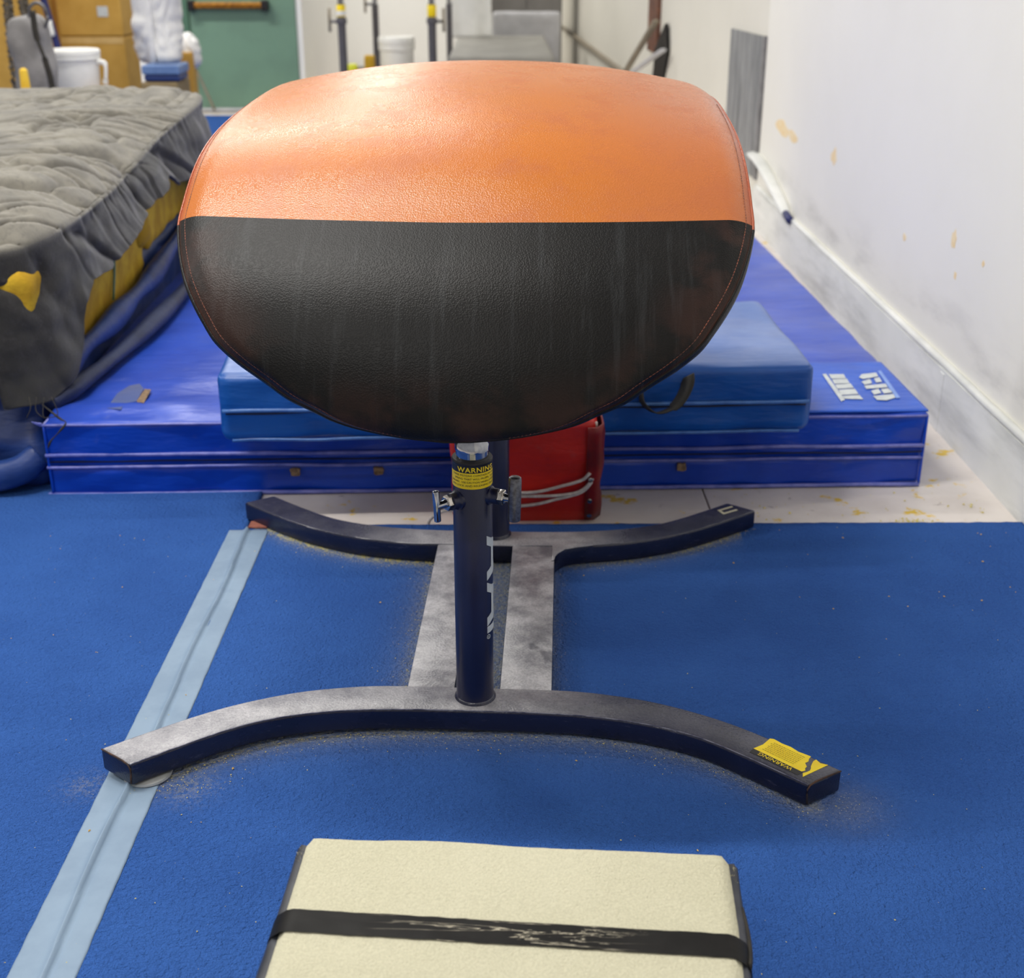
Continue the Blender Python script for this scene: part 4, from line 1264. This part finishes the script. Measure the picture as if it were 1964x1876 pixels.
def bucket(name, pos, r, h, label):
    t = thing(name, pos, label, 'bucket')
    lathe('pail', [(r*.86, 0), (r*.88, .005), (r*.95, h*.80), (r*.95, h*.82)], M_PLASTIC, t, 36)
    lathe('lid', [(r*.97, h*.80), (r*1.03, h*.81), (r*1.03, h*.86), (r*1.0, h*.87), (r*1.04, h*.89), (r*1.04, h*.97), (r*.98, h*1.0), (r*.90, h*1.0), (r*.88, h*.985), (0.0001, h*.985)], M_PLASTIC, t, 36)
    return t
p0 = px(148, 180, 7.5)
bk = bucket('plastic_bucket', (p0.x, 7.5, .59), .146, .265, 'white lidded plastic bucket behind the quilt at left')
v, f = tube_data(catmull([(.13, -.02, .195), (.16, -.03, .20), (.185, -.03, .185), (.182, -.03, .13), (.172, -.03, .08)], 6), .010, 8, 1.5)
o = mesh('handle', v, f, M_PLASTIC, bk)
p0 = px(762, 120, 12.6)
bucket('plastic_bucket', (p0.x, 12.6, .0), .165, .60, 'tall white lidded bucket on the floor behind the grey uprights')

# braided straps, ring, pole, grey bag, yellow stick
def strip(name, P, r, m, label, cat, flat=.5, seg=8, group=None, twist=0):
    path = catmull(P, 10)
    o = tube(name, path, r, m, None, seg, raw=True, flat=flat)
    return tag(o, label, cat, group)
def braid(P, label):
    path = catmull(P, 14); v = []; f = []
    for k in range(3):
        q = []
        for i, p in enumerate(path):
            a = i*.75+k*2*PI/3; q.append(p + Vector((.020*math.sin(a), .010*math.cos(2*a), 0)))
        vv, fc = tube_data(q, .013, 6); b = len(v); v += vv; f += [tuple(x+b for x in r_) for r_ in fc]
    o = mesh('braided_strap', v, f, M_STRAP); tag(o, label, 'strap', 'braided straps at far left'); return o
Yb = 7.3
braid([px(8, -60, Yb), px(17, 20, Yb), px(24, 90, Yb), px(36, 190, Yb)], 'grey braided strap hanging nearest the left edge')
braid([px(38, -60, Yb+.05), px(46, 10, Yb+.05), px(56, 45, Yb+.05), px(66, 90, Yb+.05), px(72, 190, Yb+.05)], 'grey braided strap hanging beside the metal ring')
gb = tag(rbox('grey_bolster', (.20, .16, .95), .06, (14, 12, 30), M_GREYPIPE, None, (px(84, 150, 7.1).x, 7.1, .10), (0, R(-3), 0), lambda p, n: p + n*.02*nz(p.x*8, p.y*8, p.z*7)), 'upright grey padded bolster left of the white bucket', 'bolster')
tag(tube('dark_strap', [px(62, 20, 6.95), px(70, 70, 6.95), px(88, 120, 6.95), px(104, 190, 6.95), px(104, 190, 6.95)*1.0 - Vector((0, 0, px(104, 190, 6.95).z))], .016, M_BLKSTRAP, None, 8, 8, .5), 'dark strap slanting down in front of the grey bolster', 'strap')
ring_p = px(72, 30, 7.05)
pts = [ring_p + Vector((.048*math.cos(2*PI*k/28), .01, .062*math.sin(2*PI*k/28))) for k in range(29)]
tag(tube('metal_ring', pts, .009, M_CHROMER, None, 8, raw=True), 'grey metal ring hanging on the braided strap', 'ring')
bp = tag(tube('blue_pole', [px(72, -40, 8.5), px(118, 115, 8.5), px(140, 190, 8.5)], .022, M_BLUEPOLE, None, 10, 6), 'dark blue pole leaning against the cardboard boxes', 'pole')
o = tube('white_wrap', [px(88.5, 40, 8.47), px(96, 70, 8.47)], .034, M_PLASTIC, bp, 10, 4); o['label'] = 'white wrapping'
tag(lathe('yellow_stick', [(.018, 0), (.022, .02), (.022, .76), (.019, .825), (.008, .835)], mat('yellow_foam_tube', srgb(236, 196, 60), srgb(226, 180, 44), 8, .7), None, 16, None, 35, (px(51, 180, 6.4).x, 6.4, .013)), 'yellow foam tube standing behind the quilt at left', 'stick')
# white bags in a heap by the door, blue tray
def bag(name, x, y0, y1, Y, w_, label, seed, m=M_BAG):
    a, b = px(x, y1, Y), px(x, y0, Y)
    o = rbox(name, (w_, .22, b.z-a.z), .08, (26, 18, 34), m, None, (a.x, Y+.1, a.z), None, lambda p, n: p + n*(.045*nz(p.x*7, p.y*7+seed, p.z*4) + .03*abs(nz(p.x*16, seed, p.z*12))))
    return tag(o, label, 'bag')
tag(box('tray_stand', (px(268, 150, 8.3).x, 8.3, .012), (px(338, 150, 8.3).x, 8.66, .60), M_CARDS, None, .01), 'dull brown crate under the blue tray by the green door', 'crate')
tr = thing('blue_tray', (px(304, 150, 8.25).x, 8.32, .605), 'navy blue plastic tray with pale rim under the white bags', 'tray')
hi_z = px(304, 126, 8.3).z
hw = (px(340, 150, 8.3).x-px(268, 150, 8.3).x)/2
box('tray_body', (-hw*.94, 0, 0), (hw*.94, .26, hi_z-.605-.055), M_TRAY, tr, .012)
box('tray_rim', (-hw, -.012, hi_z-.605-.055), (hw, .272, hi_z-.605), M_TRAYT, tr, .01)
bag('plastic_bag', 283, -70, 128, 8.52, .11, 'tall narrow white plastic bag with a yellow top beside the cardboard stack', 2)
bag('plastic_bag', 316, -40, 128, 8.52, .16, 'crumpled white plastic bag leaning toward the green door', 7)
bag('plastic_bag', 354, 70, 137, 9.85, .17, 'small white plastic bag on the small cardboard box by the door', 12)
bag('yellow_wrapper', 275, -8, 10, 8.50, .07, 'bright yellow wrapper on top of the white bags', 3, M_LIME)
tag(tube('red_ribbon', [px(303, -4, 8.58), px(311, 6, 8.58), px(324, 18, 8.58)], .018, M_PINK, None, 8, 6, .4), 'red print ribbon on the white plastic bag', 'ribbon')
tag(tube('leaning_lath', [px(356, 90, 11.9), px(384, 150, 11.88), px(412, 211, 11.85)], .018, M_PIPEW, None, 6, 5, .5), 'thin pale lath leaning against the green door', 'lath')

# ------------------------------------------------------------------ green door on its wall stub
DY = 12.0
dx0, dx1 = px(362, 20, DY).x, px(566, 20, DY).x
ds = struct(box('wall_stub', (-7, DY+.03, 0), (px(340, 20, DY).x, DY+.18, 3.2), M_WALLBACK))
struct(box('trim_1', (px(340, 20, DY).x, DY-.02, 0), (dx0-.004, DY+.16, 3.2), M_GREEN2, None, .006))
door = struct(box('door_1', (dx0, DY, .03), (dx1, DY+.06, 2.15), M_GREEN, None, .004))
zb_ = px(430, 10, DY).z
bxa, bxb = px(358, 10, DY).x, px(514, 10, DY).x
push = box('push_bar', (bxa+.04, DY-.075, zb_-.028), (bxb-.02, DY-.03, zb_+.028), M_BRASS, door, .014)
push['label'] = 'bronze coloured push bar'
for xx in (bxa+.02, bxb-.05):
    box('bar_bracket', (xx, DY-.085, zb_-.045), (xx+.06, DY, zb_+.045), M_DARKSTEEL, door, .01)
struct(box('trim_2', (dx0-.1, DY-.10, .012), (dx1, DY+.06, .03), M_SILVER, None, .004))
struct(box('wall_return', (dx1+.002, DY+.02, 0), (dx1+.05, BACK, 3.2), M_WALLBACK))

# ------------------------------------------------------------------ parallel bars behind the vault
pb0 = px(742, 120, 11.0)
pb = thing('parallel_bars', (pb0.x, 11.0, 0), 'grey parallel bars standing far back between the door and the grey mats', 'parallel bars')
def upright(x, Y, yb, r, kind):
    X = px(x, yb, Y).x-pb0.x; yy = Y-11.0
    zt = px(x, 8, Y).z
    u = lathe('upright', [(r*1.15, .05), (r, .07), (r, zt-.1), (r, zt)], M_POSTG, pb, 20, loc=(X, yy, 0))
    lathe('piston', [(r*.72, zt-.05), (r*.72, 1.62)], M_CHROME, u, 18)
    if kind:
        lathe('yellow_label', [(r*1.04, zt-.095), (r*1.06, zt-.094), (r*1.06, zt-.005), (r*1.04, zt-.004)], M_YEL, u, 20)
        lathe('clamp_ring', [(r*1.1, zt-.15), (r*1.3, zt-.145), (r*1.3, zt-.11), (r*1.1, zt-.105)], M_POSTG, u, 20)
    return u, X, yy, zt
def bar_lock(u, sx, zt, r):
    tube('lock_stub', [(0, 0, zt-.13), (sx*.09, -.01, zt-.13)], .012, M_CHROMER, u, 8, 2)
    tube('lock_handle', [(sx*.095, -.01, zt-.21), (sx*.095, -.01, zt-.03)], .012, M_PIPEW, u, 8, 2)
u1, X1, Y1, z1 = upright(656, 11.0, 60, .034, True); bar_lock(u1, -1, z1, .034)
lathe('white_band', [(.0355, .86), (.0375, .862), (.0375, .895), (.0355, .897)], M_PLASTIC, u1, 20)
u2, X2, Y2, z2 = upright(829, 11.0, 60, .034, True); bar_lock(u2, 1, z2, .034)
u3, X3, Y3, z3 = upright(721, 13.4, 60, .033, False); bar_lock(u3, -1, z3+.13, .033)
u4, X4, Y4, z4 = upright(862, 13.4, 60, .030, False); bar_lock(u4, 1, z4+.13, .03)
for (xa, ya), (xb, yb2) in (((X1, Y1), (X3, Y3)), ((X2, Y2), (X4, Y4))):
    tube('rail', [(xa, ya-.5, 1.64), (xb, yb2+.4, 1.64)], .024, M_BROWN, pb, 12, 2)
for (xa, ya), (xb, yb2) in (((X1, Y1), (X2, Y2)), ((X3, Y3), (X4, Y4)), ((X1, Y1), (X3, Y3)), ((X2, Y2), (X4, Y4))):
    tube('base_beam', [(xa, ya, .055), (xb, yb2, .055)], .043, M_POSTG, pb, 10, 2)

# small things by the uprights
p0 = px(709, 117, 12.3)
mk = thing('mustard_block', (p0.x, 12.3, 0), 'mustard yellow foam block on the floor by the rear upright', 'block')
rbox('block', (.09, .12, px(709, 106, 12.3).z), .012, (8, 8, 10), mat('mustard_block_foam', srgb(196, 158, 40), srgb(182, 142, 30), 9, .9), mk)
p0 = px(676, 126, 12.3)
tag(rbox('lime_cone_base', (.10, .1, px(676, 122, 12.3).z), .03, (8, 8, 8), M_LIME, None, (p0.x, 12.3, 0)), 'lime green plastic marker at the foot of the left upright', 'marker')
tag(rbox('grey_floor_roll', (.12, .3, .10), .04, (8, 10, 8), M_GREYPIPE, None, (px(490, 190, 9.0).x, 9.0, .27), None), 'grey padded roll end left of the orange vault top', 'roll')
tag(rbox('grey_roll_stand', (.16, .3, .256), .02, (8, 10, 8), M_TRAY, None, (px(490, 190, 9.0).x, 9.0, .012), None), 'low blue block under the grey roll by the door', 'block')
# grey mats and silver pad against the back right corner
gY0, gY1 = 10.6, 13.2
zt = px(965, 108, gY0).z
gm = thing('grey_mat_stack', (px(962, 108, gY0).x, gY0, 0), 'low stack of grey mats in front of the silver pad', 'mat stack')
hw = (px(1062, 108, gY0).x-px(858, 108, gY0).x)/2
nlay = 4
for k in range(nlay):
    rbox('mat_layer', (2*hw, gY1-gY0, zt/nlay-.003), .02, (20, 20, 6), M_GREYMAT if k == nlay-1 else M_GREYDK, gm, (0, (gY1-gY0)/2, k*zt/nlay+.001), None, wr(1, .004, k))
sp_ = thing('silver_pad', (px(1010, 90, 13.4).x, 13.4, 0), 'silver grey pad standing upright behind the grey mats', 'pad')
hw = (px(1074, 60, 13.4).x-px(944, 60, 13.4).x)/2
zt2 = px(1010, 23, 13.4).z
rbox('cover', (2*hw, .18, zt2), .03, (24, 8, 24), M_SILVER, sp_, (0, .09, 0), None, wr(1, .006, 5))
dk = thing('grey_locker', (px(1010, 10, 14.0).x, 14.0, 0), 'dark grey cabinet standing behind the silver pad', 'cabinet')
hw = (px(1080, 10, 14.0).x-px(944, 10, 14.0).x)/2
box('body', (-hw, 0, 0), (hw, .5, 1.9), M_GREYDK, dk, .01)
box('door', (-hw+.02, -.012, .08), (-.004, 0, 1.86), M_GREYDK, dk, .004); box('door', (.004, -.012, .08), (hw-.02, 0, 1.86), M_GREYDK, dk, .004)
# white sheet hanging in front of the silver pad
v = []; f = []
P00, P10, P01, P11 = px(866, -90, 12.9), px(942, -90, 12.9), px(868, 73, 12.9), px(945, 71, 12.9)
for j in range(25):
    for i in range(17):
        u, t = i/16, j/24; p = P00.lerp(P10, u).lerp(P01.lerp(P11, u), t)
        notch = .03*smooth(.55, .62, t)*(1-smooth(.66, .72, t)) if i == 16 else 0
        v.append(p + Vector((-notch, .015*math.sin(u*9)+.01*nz(u*3, t*3), 0)))
for j in range(24):
    for i in range(16): a = j*17+i; f.append((a, a+1, a+18, a+17))
o = mesh('white_sheet', v, f, M_PLASTIC); o.modifiers.new('s', 'SOLIDIFY').thickness = .006
tag(o, 'white sheet hanging beside the rear right upright', 'sheet')

# on the far right wall: sloping pipe, brown strip, leaning boards
def wall_far(x, y, off=.02):
    Y = far_x(x); p = px(x, y, Y-off*2); return p - Vector((off, 0, 0))
P = [wall_far(1082, 52, .03), wall_far(1125, 82, .03), wall_far(1178, 121, .03), wall_far(1215, 148, .03)]
tag(tube('sloping_pipe', P, .022, M_PIPEW, None, 8, 6), 'thin brownish pipe sloping down the far right wall', 'pipe')
ya = far_x(1246); yb_ = far_x(1264)
pa = wall_far(1246, 90, .01); pb2 = wall_far(1264, 90, .01)
v = []; 
for p in (pa, pb2):
    for dxx in (0, .03):
        for z in (max(.5, px(1250, 95, ya).z), 1.9): v.append((p.x-dxx+.02, p.y, z))
o = mesh('brown_post', v, [(0, 1, 3, 2), (4, 6, 7, 5), (0, 4, 5, 1), (2, 3, 7, 6), (1, 5, 7, 3), (0, 2, 6, 4)], M_BROWN, None, False)
tag(o, 'brown wooden strip fixed upright on the far right wall', 'strip')
for i, (a, b, m, lab) in enumerate((((1236, 128), (1272, 40), M_PIPEW, 'pale thin board leaning steeply below the brown strip'), ((1250, 135), (1286, 96), M_SILVER, 'pale short board leaning lowest beside the vault top'))):
    pa, pb2 = wall_far(a[0], a[1], .12), wall_far(b[0], b[1], .05)
    pa = pa + (pa-pb2)*.8
    tag(tube('leaning_board', [pa, (pa+pb2)/2, pb2], .028, m, None, 6, 4, .5), lab, 'board')
p0 = wall_far(1272, 90, .03)
dk = [wall_far(1281, 45, .02), wall_far(1284, 100, .02), wall_far(1276, 150, .02), wall_far(1256, 150, .02), wall_far(1262, 90, .02)]
v = [tuple(p) for p in dk] + [tuple(p+Vector((.025, .01, 0))) for p in dk]
n = len(dk)
o = mesh('dark_board', v, [tuple(range(n))[::-1], tuple(range(n, 2*n))] + [(i, (i+1) % n, n+(i+1) % n, n+i) for i in range(n)], M_DARKSTEEL, None, False)
tag(o, 'dark grey board leaning on the far right wall behind the pale boards', 'board')
